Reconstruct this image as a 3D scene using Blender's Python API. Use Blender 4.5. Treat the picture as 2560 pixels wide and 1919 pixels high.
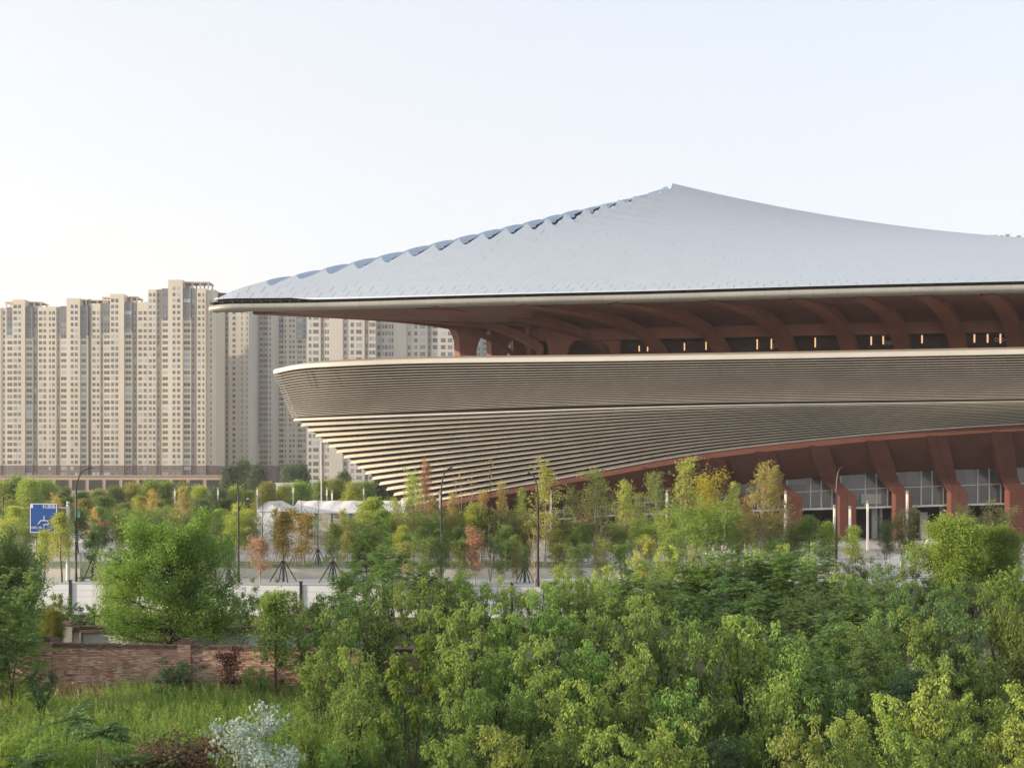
import bpy, math, random
import numpy as np
from mathutils import Vector

for o in list(bpy.data.objects):
    bpy.data.objects.remove(o)
SC = bpy.context.scene
COL = SC.collection
R = math.radians

# ------------------------------------------------------------------ camera, sky, sun, exposure
F, HZ, H = 2600.0, 1225.0, 8.7            # focal length in photo pixels, horizon row, camera height
cam_d = bpy.data.cameras.new('camera')
cam_d.sensor_width = 36.0
cam_d.lens = F / 2560 * 36
cam_d.shift_y = (HZ - 959.5) / 2560
cam_d.clip_start, cam_d.clip_end = 0.5, 9000
cam = bpy.data.objects.new('camera', cam_d)
cam.location = (0, 0, H)
cam.rotation_euler = (R(90), 0, 0)
COL.objects.link(cam)
SC.camera = cam

SUN_AZ, SUN_EL = R(-101), R(9.5)           # azimuth from +Y towards +X: low sun on the left, a little behind the camera
world = bpy.data.worlds.new('World')
SC.world = world
world.use_nodes = True
wn, wl = world.node_tree.nodes, world.node_tree.links
wn.clear()
w_out = wn.new('ShaderNodeOutputWorld')
w_bg = wn.new('ShaderNodeBackground')
w_sky = wn.new('ShaderNodeTexSky')
w_sky.sky_type = 'NISHITA'
w_sky.sun_disc = False
w_sky.sun_elevation = SUN_EL
w_sky.sun_rotation = SUN_AZ
w_sky.air_density = 1.0
w_sky.dust_density = 4.0
w_sky.ozone_density = 1.0
w_hsv = wn.new('ShaderNodeHueSaturation')
w_hsv.inputs['Saturation'].default_value = 0.45
wl.new(w_sky.outputs[0], w_hsv.inputs['Color'])
w_mix = wn.new('ShaderNodeMix'); w_mix.data_type = 'RGBA'
w_mix.inputs[0].default_value = 0.62
w_tc = wn.new('ShaderNodeTexCoord')
w_sep = wn.new('ShaderNodeSeparateXYZ'); wl.new(w_tc.outputs['Generated'], w_sep.inputs[0])
w_add = wn.new('ShaderNodeMath'); w_add.operation = 'MULTIPLY_ADD'; w_add.inputs[1].default_value = 0.22      # the veil is warmer low down and toward the sun
wl.new(w_sep.outputs[0], w_add.inputs[0]); wl.new(w_sep.outputs[2], w_add.inputs[2])
w_ns = wn.new('ShaderNodeTexNoise'); w_ns.inputs['Scale'].default_value = 2.2; w_ns.inputs['Detail'].default_value = 5
w_map = wn.new('ShaderNodeMapping'); w_map.inputs['Scale'].default_value = (1, 1, 4)
wl.new(w_tc.outputs['Generated'], w_map.inputs[0]); wl.new(w_map.outputs[0], w_ns.inputs['Vector'])
w_ad2 = wn.new('ShaderNodeMath'); w_ad2.operation = 'MULTIPLY_ADD'; w_ad2.inputs[1].default_value = 0.16
wl.new(w_ns.outputs[0], w_ad2.inputs[0]); wl.new(w_add.outputs[0], w_ad2.inputs[2])
w_cr = wn.new('ShaderNodeValToRGB')
w_cr.color_ramp.elements[0].position = 0.05; w_cr.color_ramp.elements[0].color = (7.3, 6.95, 6.55, 1)
w_cr.color_ramp.elements[1].position = 0.55; w_cr.color_ramp.elements[1].color = (5.5, 5.95, 6.65, 1)
wl.new(w_ad2.outputs[0], w_cr.inputs[0]); wl.new(w_cr.outputs[0], w_mix.inputs[7])
wl.new(w_hsv.outputs[0], w_mix.inputs[6])
wl.new(w_mix.outputs[2], w_bg.inputs['Color'])
w_bg.inputs['Strength'].default_value = 0.13
wl.new(w_bg.outputs[0], w_out.inputs['Surface'])

sun_d = bpy.data.lights.new('sun', 'SUN')
sun_d.energy = 5.0
sun_d.angle = R(0.6)
sun_d.color = (1.0, 0.83, 0.62)
sun = bpy.data.objects.new('sun', sun_d)
sv = Vector((math.sin(SUN_AZ) * math.cos(SUN_EL), math.cos(SUN_AZ) * math.cos(SUN_EL), math.sin(SUN_EL)))
sun.rotation_euler = sv.to_track_quat('Z', 'Y').to_euler()
sun.location = sv * 400
COL.objects.link(sun)

SC.view_settings.view_transform = 'Standard'
SC.view_settings.look = 'None'
SC.view_settings.exposure = 0.66
SC.view_settings.gamma = 1.0
SC.render.engine = 'CYCLES'
SC.cycles.use_denoising = True
SC.cycles.max_bounces = 6
SC.cycles.transparent_max_bounces = 6

# ------------------------------------------------------------------ helpers
def P(px, py, Y):
    """photo pixel at depth Y -> world point"""
    return np.array([(px - 1280) / F * Y, Y, H + (HZ - py) / F * Y])
def gx(px, Y): return (px - 1280) / F * Y
def gz(py, Y): return H + (HZ - py) / F * Y
def pxof(X, Y): return 1280 + F * X / Y

def spl(xs, ys):
    """natural cubic spline through the table"""
    xs = np.array(xs, float); ys = np.array(ys, float); n = len(xs)
    h = np.diff(xs); A = np.eye(n); b = np.zeros(n)
    for i in range(1, n - 1):
        A[i, i-1] = h[i-1]; A[i, i] = 2 * (h[i-1] + h[i]); A[i, i+1] = h[i]
        b[i] = 6 * ((ys[i+1] - ys[i]) / h[i] - (ys[i] - ys[i-1]) / h[i-1])
    M = np.linalg.solve(A, b)
    def f(x):
        x = np.asarray(x, float)
        i = np.clip(np.searchsorted(xs, x) - 1, 0, n - 2)
        d0 = x - xs[i]; d1 = xs[i+1] - x; hh = h[i]
        return (M[i] * d1**3 + M[i+1] * d0**3) / (6 * hh) + (ys[i] / hh - M[i] * hh / 6) * d1 + (ys[i+1] / hh - M[i+1] * hh / 6) * d0
    return f

def np_mesh(name, V, faces, mats, midx=None, tone=None, uv=None, smooth=False):
    me = bpy.data.meshes.new(name)
    V = np.asarray(V, np.float32).reshape(-1, 3)
    if not isinstance(faces, list): faces = [faces]
    faces = [np.asarray(f, np.int32) for f in faces if len(f)]
    tot = np.concatenate([np.full(len(f), f.shape[1], np.int32) for f in faces])
    loops = np.concatenate([f.ravel() for f in faces])
    me.vertices.add(len(V)); me.vertices.foreach_set('co', V.ravel())
    me.loops.add(len(loops)); me.loops.foreach_set('vertex_index', loops)
    me.polygons.add(len(tot))
    st = np.zeros(len(tot), np.int32); st[1:] = np.cumsum(tot)[:-1]
    me.polygons.foreach_set('loop_start', st)
    me.polygons.foreach_set('loop_total', tot)
    if not isinstance(mats, (list, tuple)): mats = [mats]
    for m in mats: me.materials.append(m)
    if midx is not None: me.polygons.foreach_set('material_index', np.asarray(midx, np.int32))
    me.polygons.foreach_set('use_smooth', np.full(len(tot), bool(smooth)))
    if tone is not None:
        a = me.attributes.new('tone', 'FLOAT', 'POINT'); a.data.foreach_set('value', np.asarray(tone, np.float32))
    if uv is not None:
        l = me.uv_layers.new(name='UVMap'); l.data.foreach_set('uv', np.asarray(uv, np.float32)[loops].ravel())
    me.update(calc_edges=True)
    me.validate()
    return me

def link(name, me, parent=None):
    o = bpy.data.objects.new(name, me)
    COL.objects.link(o)
    if parent is not None: o.parent = parent
    return o
def tag(o, label=None, cat=None, group=None, kind=None):
    if label: o['label'] = label
    if cat: o['category'] = cat
    if group: o['group'] = group
    if kind: o['kind'] = kind
    return o
def thing(name, label, cat, group=None, loc=(0, 0, 0), rz=0.0):
    o = bpy.data.objects.new(name, None)
    o.empty_display_size = 0.2
    o.location = loc; o.rotation_euler = (0, 0, rz)
    COL.objects.link(o)
    return tag(o, label, cat, group)
def dup(root, loc, rz=0.0, sc=(1, 1, 1), color=None):
    r = root.copy(); COL.objects.link(r)
    r.location = loc; r.rotation_euler = (0, 0, rz); r.scale = sc
    for ch in list(root.children):
        c = ch.copy(); COL.objects.link(c); c.parent = r
        if color is not None: c.color = color
        for g in ch.children:
            d = g.copy(); COL.objects.link(d); d.parent = c
    return r

class MB:
    """collects boxes, tubes, strips and prisms into one mesh"""
    def __init__(s): s.V = []; s.Q = []; s.T = []; s.N = []; s.tone = []
    def add(s, pts, quads=(), tris=(), tone=0.5):
        b = len(s.V); s.V.extend([tuple(map(float, p)) for p in pts]); s.tone.extend([tone] * len(pts))
        s.Q.extend([tuple(b + i for i in q) for q in quads]); s.T.extend([tuple(b + i for i in t) for t in tris])
        return b
    def box(s, lo, hi, tone=0.5):
        x0, y0, z0 = lo; x1, y1, z1 = hi
        s.add([(x0,y0,z0),(x1,y0,z0),(x1,y1,z0),(x0,y1,z0),(x0,y0,z1),(x1,y0,z1),(x1,y1,z1),(x0,y1,z1)],
              [(0,3,2,1),(4,5,6,7),(0,1,5,4),(1,2,6,5),(2,3,7,6),(3,0,4,7)], tone=tone)
    def bar(s, a, b, w, d=None, up=(0, 0, 1), tone=0.5):
        """square bar from a to b"""
        d = d or w
        a = np.array(a, float); b = np.array(b, float); t = b - a; t /= np.linalg.norm(t)
        u = np.array(up, float)
        if abs(t @ u) > 0.98: u = np.array([0, 1.0, 0])
        x = np.cross(t, u); x /= np.linalg.norm(x); y = np.cross(x, t)
        c = [(-1,-1),(1,-1),(1,1),(-1,1)]
        pts = [a + x*i*w/2 + y*j*d/2 for i, j in c] + [b + x*i*w/2 + y*j*d/2 for i, j in c]
        s.add(pts, [(0,3,2,1),(4,5,6,7),(0,1,5,4),(1,2,6,5),(2,3,7,6),(3,0,4,7)], tone=tone)
    def tube(s, pts, r0, r1=None, n=6, cap=True):
        r1 = r0 if r1 is None else r1
        pts = [np.array(p, float) for p in pts]; m = len(pts)
        b = len(s.V)
        for i, p in enumerate(pts):
            t = pts[min(i+1, m-1)] - pts[max(i-1, 0)]; t /= (np.linalg.norm(t) + 1e-9)
            u = np.array([1.0, 0, 0]) if abs(t[2]) > 0.7 else np.array([0, 0, 1.0])
            x = np.cross(t, u); x /= np.linalg.norm(x); y = np.cross(t, x)
            r = r0 + (r1 - r0) * i / max(m - 1, 1)
            for k in range(n):
                a = 2 * math.pi * k / n
                q = p + x * r * math.cos(a) + y * r * math.sin(a)
                s.V.append((q[0], q[1], q[2])); s.tone.append(0.5)
        for i in range(m - 1):
            for k in range(n):
                k2 = (k + 1) % n
                s.Q.append((b + i*n + k, b + (i+1)*n + k, b + (i+1)*n + k2, b + i*n + k2))
        if cap: s.N.append(tuple(b + (m-1)*n + k for k in range(n)))
    def grid(s, G, flip=False):
        G = np.asarray(G, float); n, m = G.shape[:2]; b = len(s.V)
        s.V.extend(map(tuple, G.reshape(-1, 3))); s.tone.extend([0.5] * (n * m))
        for i in range(n - 1):
            for j in range(m - 1):
                q = (b+i*m+j, b+(i+1)*m+j, b+(i+1)*m+j+1, b+i*m+j+1)
                s.Q.append(q[::-1] if flip else q)
    def prism(s, poly, ext):
        """polygon (list of 3-D points) extruded by the vector ext"""
        n = len(poly); ext = np.array(ext, float)
        b = len(s.V)
        s.V.extend([tuple(map(float, p)) for p in poly]); s.V.extend([tuple(np.array(p, float) + ext) for p in poly]); s.tone.extend([0.5] * (2*n))
        s.N.append(tuple(range(b, b+n))); s.N.append(tuple(range(b+2*n-1, b+n-1, -1)))
        for i in range(n):
            j = (i + 1) % n
            s.Q.append((b+i, b+n+i, b+n+j, b+j))
    def build(s, name, m, parent=None, smooth=False, uv=None, tone=False):
        if s.N:
            me = bpy.data.meshes.new(name)
            me.from_pydata(s.V, [], s.Q + s.T + s.N)
            me.materials.append(m)
            me.polygons.foreach_set('use_smooth', np.full(len(me.polygons), bool(smooth)))
            if tone:
                a = me.attributes.new('tone', 'FLOAT', 'POINT'); a.data.foreach_set('value', np.asarray(s.tone, np.float32))
            me.update()
        else:
            f = []
            if s.Q: f.append(np.array(s.Q))
            if s.T: f.append(np.array(s.T))
            me = np_mesh(name, s.V, f, m, smooth=smooth, uv=uv, tone=s.tone if tone else None)
        return link(name, me, parent)

# ------------------------------------------------------------------ materials
class NT:
    def __init__(s, name):
        s.m = bpy.data.materials.new(name); s.m.use_nodes = True
        s.t = s.m.node_tree; s.n = s.t.nodes; s.l = s.t.links
        s.n.clear()
        s.out = s.n.new('ShaderNodeOutputMaterial'); s.b = s.n.new('ShaderNodeBsdfPrincipled')
        s.l.new(s.b.outputs[0], s.out.inputs[0])
    def new(s, t, **kw):
        n = s.n.new(t)
        for k, v in kw.items(): setattr(n, k, v)
        return n
    def put(s, inp, v):
        if hasattr(v, 'is_output') or isinstance(v, bpy.types.NodeSocket): s.l.new(v, inp)
        else: inp.default_value = v
    def math(s, op, a, b=0.0, c=None):
        n = s.new('ShaderNodeMath', operation=op); s.put(n.inputs[0], a); s.put(n.inputs[1], b)
        if c is not None: s.put(n.inputs[2], c)
        return n.outputs[0]
    def mix(s, f, a, b, blend='MIX'):
        n = s.new('ShaderNodeMix', data_type='RGBA', blend_type=blend)
        s.put(n.inputs[0], f); s.put(n.inputs[6], a if hasattr(a, 'links') else (*a, 1)); s.put(n.inputs[7], b if hasattr(b, 'links') else (*b, 1))
        return n.outputs[2]
    def noise(s, scale, detail=4, vec=None, out=0, rough=0.55):
        n = s.new('ShaderNodeTexNoise'); n.inputs['Scale'].default_value = scale; n.inputs['Detail'].default_value = detail
        n.inputs['Roughness'].default_value = rough
        if vec is None: vec = s.obj()
        s.l.new(vec, n.inputs['Vector']); return n.outputs[out]
    def obj(s): return s.new('ShaderNodeTexCoord').outputs['Object']
    def geo(s): return s.new('ShaderNodeNewGeometry').outputs['Position']
    def uv(s): return s.new('ShaderNodeTexCoord').outputs['UV']
    def sep(s, v):
        n = s.new('ShaderNodeSeparateXYZ'); s.l.new(v, n.inputs[0]); return n.outputs
    def comb(s, x, y, z=0.0):
        n = s.new('ShaderNodeCombineXYZ'); s.put(n.inputs[0], x); s.put(n.inputs[1], y); s.put(n.inputs[2], z); return n.outputs[0]
    def ramp(s, f, a, b):
        n = s.new('ShaderNodeMapRange'); s.put(n.inputs[0], f); n.inputs[1].default_value = a; n.inputs[2].default_value = b; return n.outputs[0]
    def white(s, v):
        n = s.new('ShaderNodeTexWhiteNoise'); n.noise_dimensions = '3D'; s.l.new(v, n.inputs['Vector']); return n.outputs['Value']
    def bump(s, h, dist=0.02, st=0.5):
        n = s.new('ShaderNodeBump'); n.inputs['Strength'].default_value = st; n.inputs['Distance'].default_value = dist
        s.l.new(h, n.inputs['Height']); s.l.new(n.outputs[0], s.b.inputs['Normal'])
    def attr(s, name):
        return s.new('ShaderNodeAttribute', attribute_name=name).outputs['Fac']
    def base(s, c): s.put(s.b.inputs['Base Color'], c if hasattr(c, 'links') else (*c, 1))
    def set(s, rough=0.6, metal=0.0, spec=0.5):
        s.b.inputs['Roughness'].default_value = rough; s.b.inputs['Metallic'].default_value = metal
        s.b.inputs['Specular IOR Level'].default_value = spec
        return s.m

def plain(name, c, rough=0.6, metal=0.0, var=0.12, scale=0.7, bump=0.0, spec=0.4):
    t = NT(name)
    n = t.ramp(t.noise(scale, 5, t.geo()), 0.3, 0.7)
    t.base(t.mix(n, tuple(x * (1 - var) for x in c), tuple(min(1, x * (1 + var)) for x in c)))
    if bump: t.bump(t.noise(scale * 8, 4, t.geo()), bump)
    return t.set(rough, metal, spec)

def leaf_mat(name, hue_var=0.5, transl=0.36, rough=0.45):
    """leaf colour = object colour, varied leaf by leaf with the tone attribute"""
    t = NT(name)
    oi = t.new('ShaderNodeObjectInfo')
    tn = t.attr('tone')
    h = t.new('ShaderNodeHueSaturation')
    t.l.new(oi.outputs['Color'], h.inputs['Color'])
    t.put(h.inputs['Hue'], t.math('ADD', 0.5, t.math('MULTIPLY', t.math('SUBTRACT', tn, 0.5), -0.045)))
    t.put(h.inputs['Value'], t.math('ADD', 0.62, t.math('MULTIPLY', tn, 0.76)))
    t.base(h.outputs[0])
    t.set(rough, 0, 0.35)
    tr = t.new('ShaderNodeBsdfTranslucent'); mx = t.new('ShaderNodeMixShader'); mx.inputs[0].default_value = transl
    hc = t.new('ShaderNodeHueSaturation'); hc.inputs['Saturation'].default_value = 1.1; hc.inputs['Value'].default_value = 1.5; hc.inputs['Hue'].default_value = 0.485
    t.l.new(h.outputs[0], hc.inputs['Color']); t.l.new(hc.outputs[0], tr.inputs['Color'])
    t.l.new(t.b.outputs[0], mx.inputs[1]); t.l.new(tr.outputs[0], mx.inputs[2]); t.l.new(mx.outputs[0], t.out.inputs[0])
    return t.m

M = {}
M['leaf'] = leaf_mat('leaf')
M['bark'] = plain('bark', (0.055, 0.042, 0.03), 0.9, var=0.4, scale=3)
M['pale_bark'] = plain('pale_bark', (0.34, 0.28, 0.20), 0.9, var=0.3, scale=3)
M['white_paint'] = plain('white_paint', (0.78, 0.78, 0.77), 0.5, var=0.05)
M['dark_metal'] = plain('dark_metal', (0.035, 0.035, 0.04), 0.45, 0.3, var=0.15)
M['grey_metal'] = plain('grey_metal', (0.33, 0.33, 0.34), 0.45, 0.4, var=0.1)
M['light_metal'] = plain('light_metal', (0.60, 0.60, 0.60), 0.45, 0.2, var=0.06)
t = NT('red_concrete'); g_ = t.sep(t.geo())
jl = t.math('LESS_THAN', t.math('FRACT', t.math('DIVIDE', g_[2], 2.7)), 0.012)
jl = t.math('MAXIMUM', jl, t.math('MULTIPLY', t.math('LESS_THAN', t.math('FRACT', t.math('DIVIDE', g_[0], 8.1)), 0.006), 0.7))
c0 = t.mix(t.ramp(t.noise(0.35, 6, t.geo()), 0.3, 0.7), (0.100, 0.031, 0.022), (0.136, 0.044, 0.030))
c0 = t.mix(t.math('MULTIPLY', t.ramp(t.noise(1.6, 6, t.geo()), 0.5, 0.8), 0.35), c0, (0.155, 0.062, 0.046))
t.base(t.mix(t.math('MULTIPLY', jl, 0.6), c0, (0.05, 0.02, 0.017))); t.bump(t.noise(3, 5, t.geo()), 0.01); M['red_concrete'] = t.set(0.8)
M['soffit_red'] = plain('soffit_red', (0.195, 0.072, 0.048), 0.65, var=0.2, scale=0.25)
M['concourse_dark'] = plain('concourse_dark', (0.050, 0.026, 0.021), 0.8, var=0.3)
M['rim_white'] = plain('rim_white', (0.56, 0.53, 0.48), 0.5, var=0.06, scale=0.3)
M['void_shade'] = plain('void_shade', (0.020, 0.019, 0.018), 0.8, var=0.3)  # near-black paint standing in for the shade inside gaps and recesses
M['concrete'] = plain('concrete', (0.42, 0.41, 0.39), 0.85, var=0.12, scale=0.3, bump=0.005)
M['glass'] = plain('glass', (0.05, 0.055, 0.06), 0.08, 0.0, var=0.35, scale=0.25, spec=0.9)
M['blue_sign'] = plain('blue_sign', (0.008, 0.075, 0.30), 0.4, var=0.05)
M['stake'] = plain('stake', (0.045, 0.03, 0.022), 0.8, var=0.3)
M['blue_wrap'] = plain('blue_wrap', (0.05, 0.10, 0.14), 0.7, var=0.2)
# ------------------------------------------------------------------ setting: ground, plaza, paths
def sheet(name, x0, x1, y0, y1, z, m, nx=2, ny=2):
    b = MB(); G = [[(x0 + (x1-x0)*i/nx, y0 + (y1-y0)*j/ny, z) for j in range(ny+1)] for i in range(nx+1)]
    b.grid(G); o = b.build(name, m); tag(o, kind='structure'); return o
t = NT('soil'); n = t.ramp(t.noise(0.5, 6, t.geo()), 0.35, 0.68)
t.base(t.mix(n, (0.075, 0.085, 0.03), (0.14, 0.11, 0.075))); t.bump(t.noise(4, 5, t.geo()), 0.05); M['soil'] = t.set(0.95)
t = NT('paving'); n = t.ramp(t.noise(0.15, 6, t.geo()), 0.3, 0.7)
br = t.new('ShaderNodeTexBrick'); t.l.new(t.geo(), br.inputs['Vector']); br.inputs['Scale'].default_value = 0.8
br.inputs['Color1'].default_value = (0.42, 0.41, 0.40, 1); br.inputs['Color2'].default_value = (0.37, 0.36, 0.355, 1); br.inputs['Mortar'].default_value = (0.38, 0.37, 0.36, 1); br.inputs['Mortar Size'].default_value = 0.012
t.base(t.mix(n, br.outputs[0], (0.45, 0.44, 0.43))); M['paving'] = t.set(0.85)
t = NT('lawn'); n = t.ramp(t.noise(0.7, 6, t.geo()), 0.3, 0.7)
t.base(t.mix(n, (0.075, 0.12, 0.028), (0.15, 0.19, 0.06))); t.bump(t.noise(9, 4, t.geo()), 0.05); M['lawn'] = t.set(0.95)
M['asphalt'] = plain('asphalt', (0.06, 0.06, 0.062), 0.9, var=0.2, scale=1.0)
sheet('ground', -1400, 1400, -60, 2400, 0.0, M['soil'], 4, 4)
sheet('road', -220, 220, 76, 92, 0.02, M['asphalt'])
sheet('pavement', -220, 220, 92.2, 101.2, 0.12, M['paving'])
sheet('lawn', -220, 30, 102.9, 126, 0.10, M['lawn'])
sheet('plaza', -220, 220, 126.2, 420, 0.06, M['paving'])
sheet('plaza_side', 30.2, 220, 102.9, 126, 0.06, M['paving'])

# ------------------------------------------------------------------ stadium
ST = thing('stadium', 'huge stadium with white tent-like roof, champagne louvre bowl and brick-red colonnade', 'stadium', loc=(0, 0, 0))

def sweep(path, prof):
    path = np.asarray(path, float)
    t = np.gradient(path[:, :2], axis=0); t /= np.linalg.norm(t, axis=1)[:, None] + 1e-9
    nrm = np.stack([t[:, 1], -t[:, 0]], 1)
    G = np.zeros((len(path), len(prof), 3))
    for j, (o, u) in enumerate(prof):
        o = np.broadcast_to(o, (len(path),)); u = np.broadcast_to(u, (len(path),))
        G[:, j, :2] = path[:, :2] + nrm * o[:, None]; G[:, j, 2] = path[:, 2] + u
    return G

# --- roof sheet -----------------------------------------------------------------
t = NT('roof_panel')
u, v, _ = t.sep(t.uv())
row = t.math('FLOOR', t.math('DIVIDE', v, 2.0))
uo = t.math('ADD', t.math('DIVIDE', u, 2.0), t.math('MULTIPLY', t.math('MODULO', row, 2.0), 0.5))
cell = t.math('FLOOR', uo); fr = t.math('FRACT', uo)
rnd = t.white(t.comb(cell, row, 3.0)); rnd2 = t.white(t.comb(cell, row, 9.0))
low = t.math('LESS_THAN', v, 4.2)
seam_w = t.math('LESS_THAN', fr, t.math('ADD', 0.04, t.math('MULTIPLY', low, 0.025)))
pres = t.math('MAXIMUM', t.math('GREATER_THAN', rnd, 0.55), low)
mid = t.math('LESS_THAN', v, 36.0)
seam = t.math('MULTIPLY', t.math('MULTIPLY', seam_w, pres), mid)
fade = t.math('MULTIPLY', seam, t.math('ADD', t.math('MULTIPLY', low, 0.2), t.math('ADD', 0.2, t.math('MULTIPLY', rnd2, 0.4))))
rowl = t.math('MULTIPLY', t.math('LESS_THAN', t.math('FRACT', t.math('DIVIDE', v, 2.0)), 0.03), 0.12)
c0 = t.mix(rnd2, (0.365, 0.405, 0.455), (0.395, 0.435, 0.48))
c0 = t.mix(t.ramp(t.noise(0.05, 4, t.geo()), 0.3, 0.7), c0, (0.385, 0.425, 0.475))
t.base(t.mix(t.math('MAXIMUM', fade, rowl), c0, (0.10, 0.11, 0.12))); M['roof'] = t.set(0.42, 0.0, 0.35)

e_py = spl([400, 522, 608, 825, 1042, 1260, 1600, 2034, 2560, 3000, 3600], [752.5, 751.5, 750.5, 747, 741, 735, 727, 714.5, 702, 693, 682])
ZE = 36.0
_px = np.linspace(522, 3600, 400)
_Y = (ZE - H) * F / (HZ - e_py(_px))
_d = np.clip((_px - 522) / 70, 0, 1); _Y = _Y + 2.2 * (1 - np.sqrt(1 - (1 - _d) ** 2))
_X = (_px - 1280) / F * _Y
def EY(X): return np.interp(X, _X, _Y)
TIP = np.array([_X[0], _Y[0]]); PEAK = np.array([gx(1685, 190), 190.0])
hip_py = spl([500, 522, 668, 742, 815, 885, 953, 1021, 1086, 1148, 1208, 1266, 1319, 1371, 1418, 1466, 1510, 1551, 1591, 1631, 1668, 1690],
             [756, 750, 704, 689, 673, 657.5, 642, 627, 611, 597, 583, 570, 558, 545.5, 533.5, 522, 511.5, 502, 492.5, 482, 469, 459])
def hip(v):
    v = np.asarray(v, float)
    p = TIP[None] + (PEAK - TIP)[None] * v.reshape(-1, 1)
    px = pxof(p[:, 0], p[:, 1])
    return p[:, 0], p[:, 1], gz(hip_py(px), p[:, 1]), px
XR = 112.0
crest = np.array([522, 668, 742, 815, 885, 953, 1021, 1086, 1148, 1208, 1266, 1319, 1371, 1418, 1466, 1510, 1551, 1591, 1631, 1666, 1685], float)
_vv = np.linspace(0, 1, 2000); _hpx = hip(_vv)[3]
VC = np.interp(crest, _hpx, _vv)                       # hip parameter of every crest
def band(v):                                           # fraction inside its scale
    i = np.clip(np.searchsorted(VC, v, side='right') - 1, 0, len(VC) - 2)
    return i, (v - VC[i]) / (VC[i+1] - VC[i])
def S(X, v):
    X = np.asarray(X, float); v = np.asarray(v, float)
    xh, yh, zh, _ = hip(v)
    w = np.clip((X - xh) / (XR - xh), -0.05, 1)
    yr = EY(XR) + (196 - EY(XR)) * v; zr = ZE + 19.6 * v
    dev = (EY(X) - (EY(-43.6) + (EY(XR) - EY(-43.6)) * np.clip((X + 43.6) / (XR + 43.6), 0, 1))) * (1 - v) ** 2
    Y = yh + (yr - yh) * w + dev
    Z = zr + (zh - zr) * (1 - w) ** 2
    i, f = band(v)
    amp = 0.50 * np.exp(-np.maximum(X - xh, 0) / (7 + 30 * v ** 2)) * np.clip((v - 0.55) / 0.3, 0, 1)
    Z = Z + amp * (0.5 - 0.5 * np.cos(2 * np.pi * np.clip(f, 0, 1) ** 1.6))
    return np.stack([X, Y, Z], -1)
cols = []
def eave_px_for(pxb):
    hgt = np.interp(pxb, [522, 800, 1200, 1685], [0, 72, 150, 263])
    return pxb - hgt * np.interp(pxb, [522, 1000, 1685], [1.0, 0.95, 0.80])
for j in range(len(VC) - 1):
    n = 14
    for k in range(n):
        f = k / n
        vs = VC[j] + (VC[j+1] - VC[j]) * f
        if f < 0.34: sh = math.sin(math.pi / 2 * f / 0.34) ** 0.8
        else: sh = 1 - (f - 0.34) / 0.66
        dl = (0.0 if j == 0 else np.interp(j, [1, 4, 12, 15, 19], [0.046, 0.062, 0.060, 0.040, 0.012])) * sh
        xb, yb, zb, pb = hip(np.array([vs]))
        cols.append((np.interp(eave_px_for(pb[0]), _px, _X), xb[0], vs - dl))
for k in range(121):
    f = k / 120
    xe0 = np.interp(eave_px_for(1685), _px, _X)
    cols.append((xe0 + (XR - xe0) * f, PEAK[0] + (XR - PEAK[0]) * f, 0.9995))
NT_ = 240
G = np.zeros((len(cols), NT_, 3)); UV = np.zeros((len(cols), NT_, 2))
for i, (xe, xb, vb) in enumerate(cols):
    tt = np.linspace(0, 1, NT_)
    vv = vb * tt; xx = np.maximum(xe + (xb - xe) * tt, hip(vv)[0])
    G[i] = S(xx, vv)
    UV[i, :, 0] = xe
    UV[i, :, 1] = np.concatenate([[0], np.cumsum(np.linalg.norm(np.diff(G[i], axis=0), axis=1))])
rb = MB(); rb.grid(G)
rb.build('roof', M['roof'], ST, smooth=True, uv=UV.reshape(-1, 2))
# far side of the roof, falling away behind the hip
GL = []
for v in np.linspace(0, 0.999, 60):
    x, y, z, _ = hip(np.array([v])); x, y, z = x[0], y[0], z[0] - 0.8 * min(1, v * 8)
    y += 0.6 * min(1, v * 8)
    e = np.array([-41 + 76 * v, 236.0, 57.0 + 8 * v])
    GL.append([(1-s) * np.array([x, y, z]) + s * e + np.array([0, 0, -5.0 * s * (1-s) * v]) for s in np.linspace(0, 1, 12)])
gl = MB(); gl.grid(GL); gl.build('rear_roof', M['roof'], ST)
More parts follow.
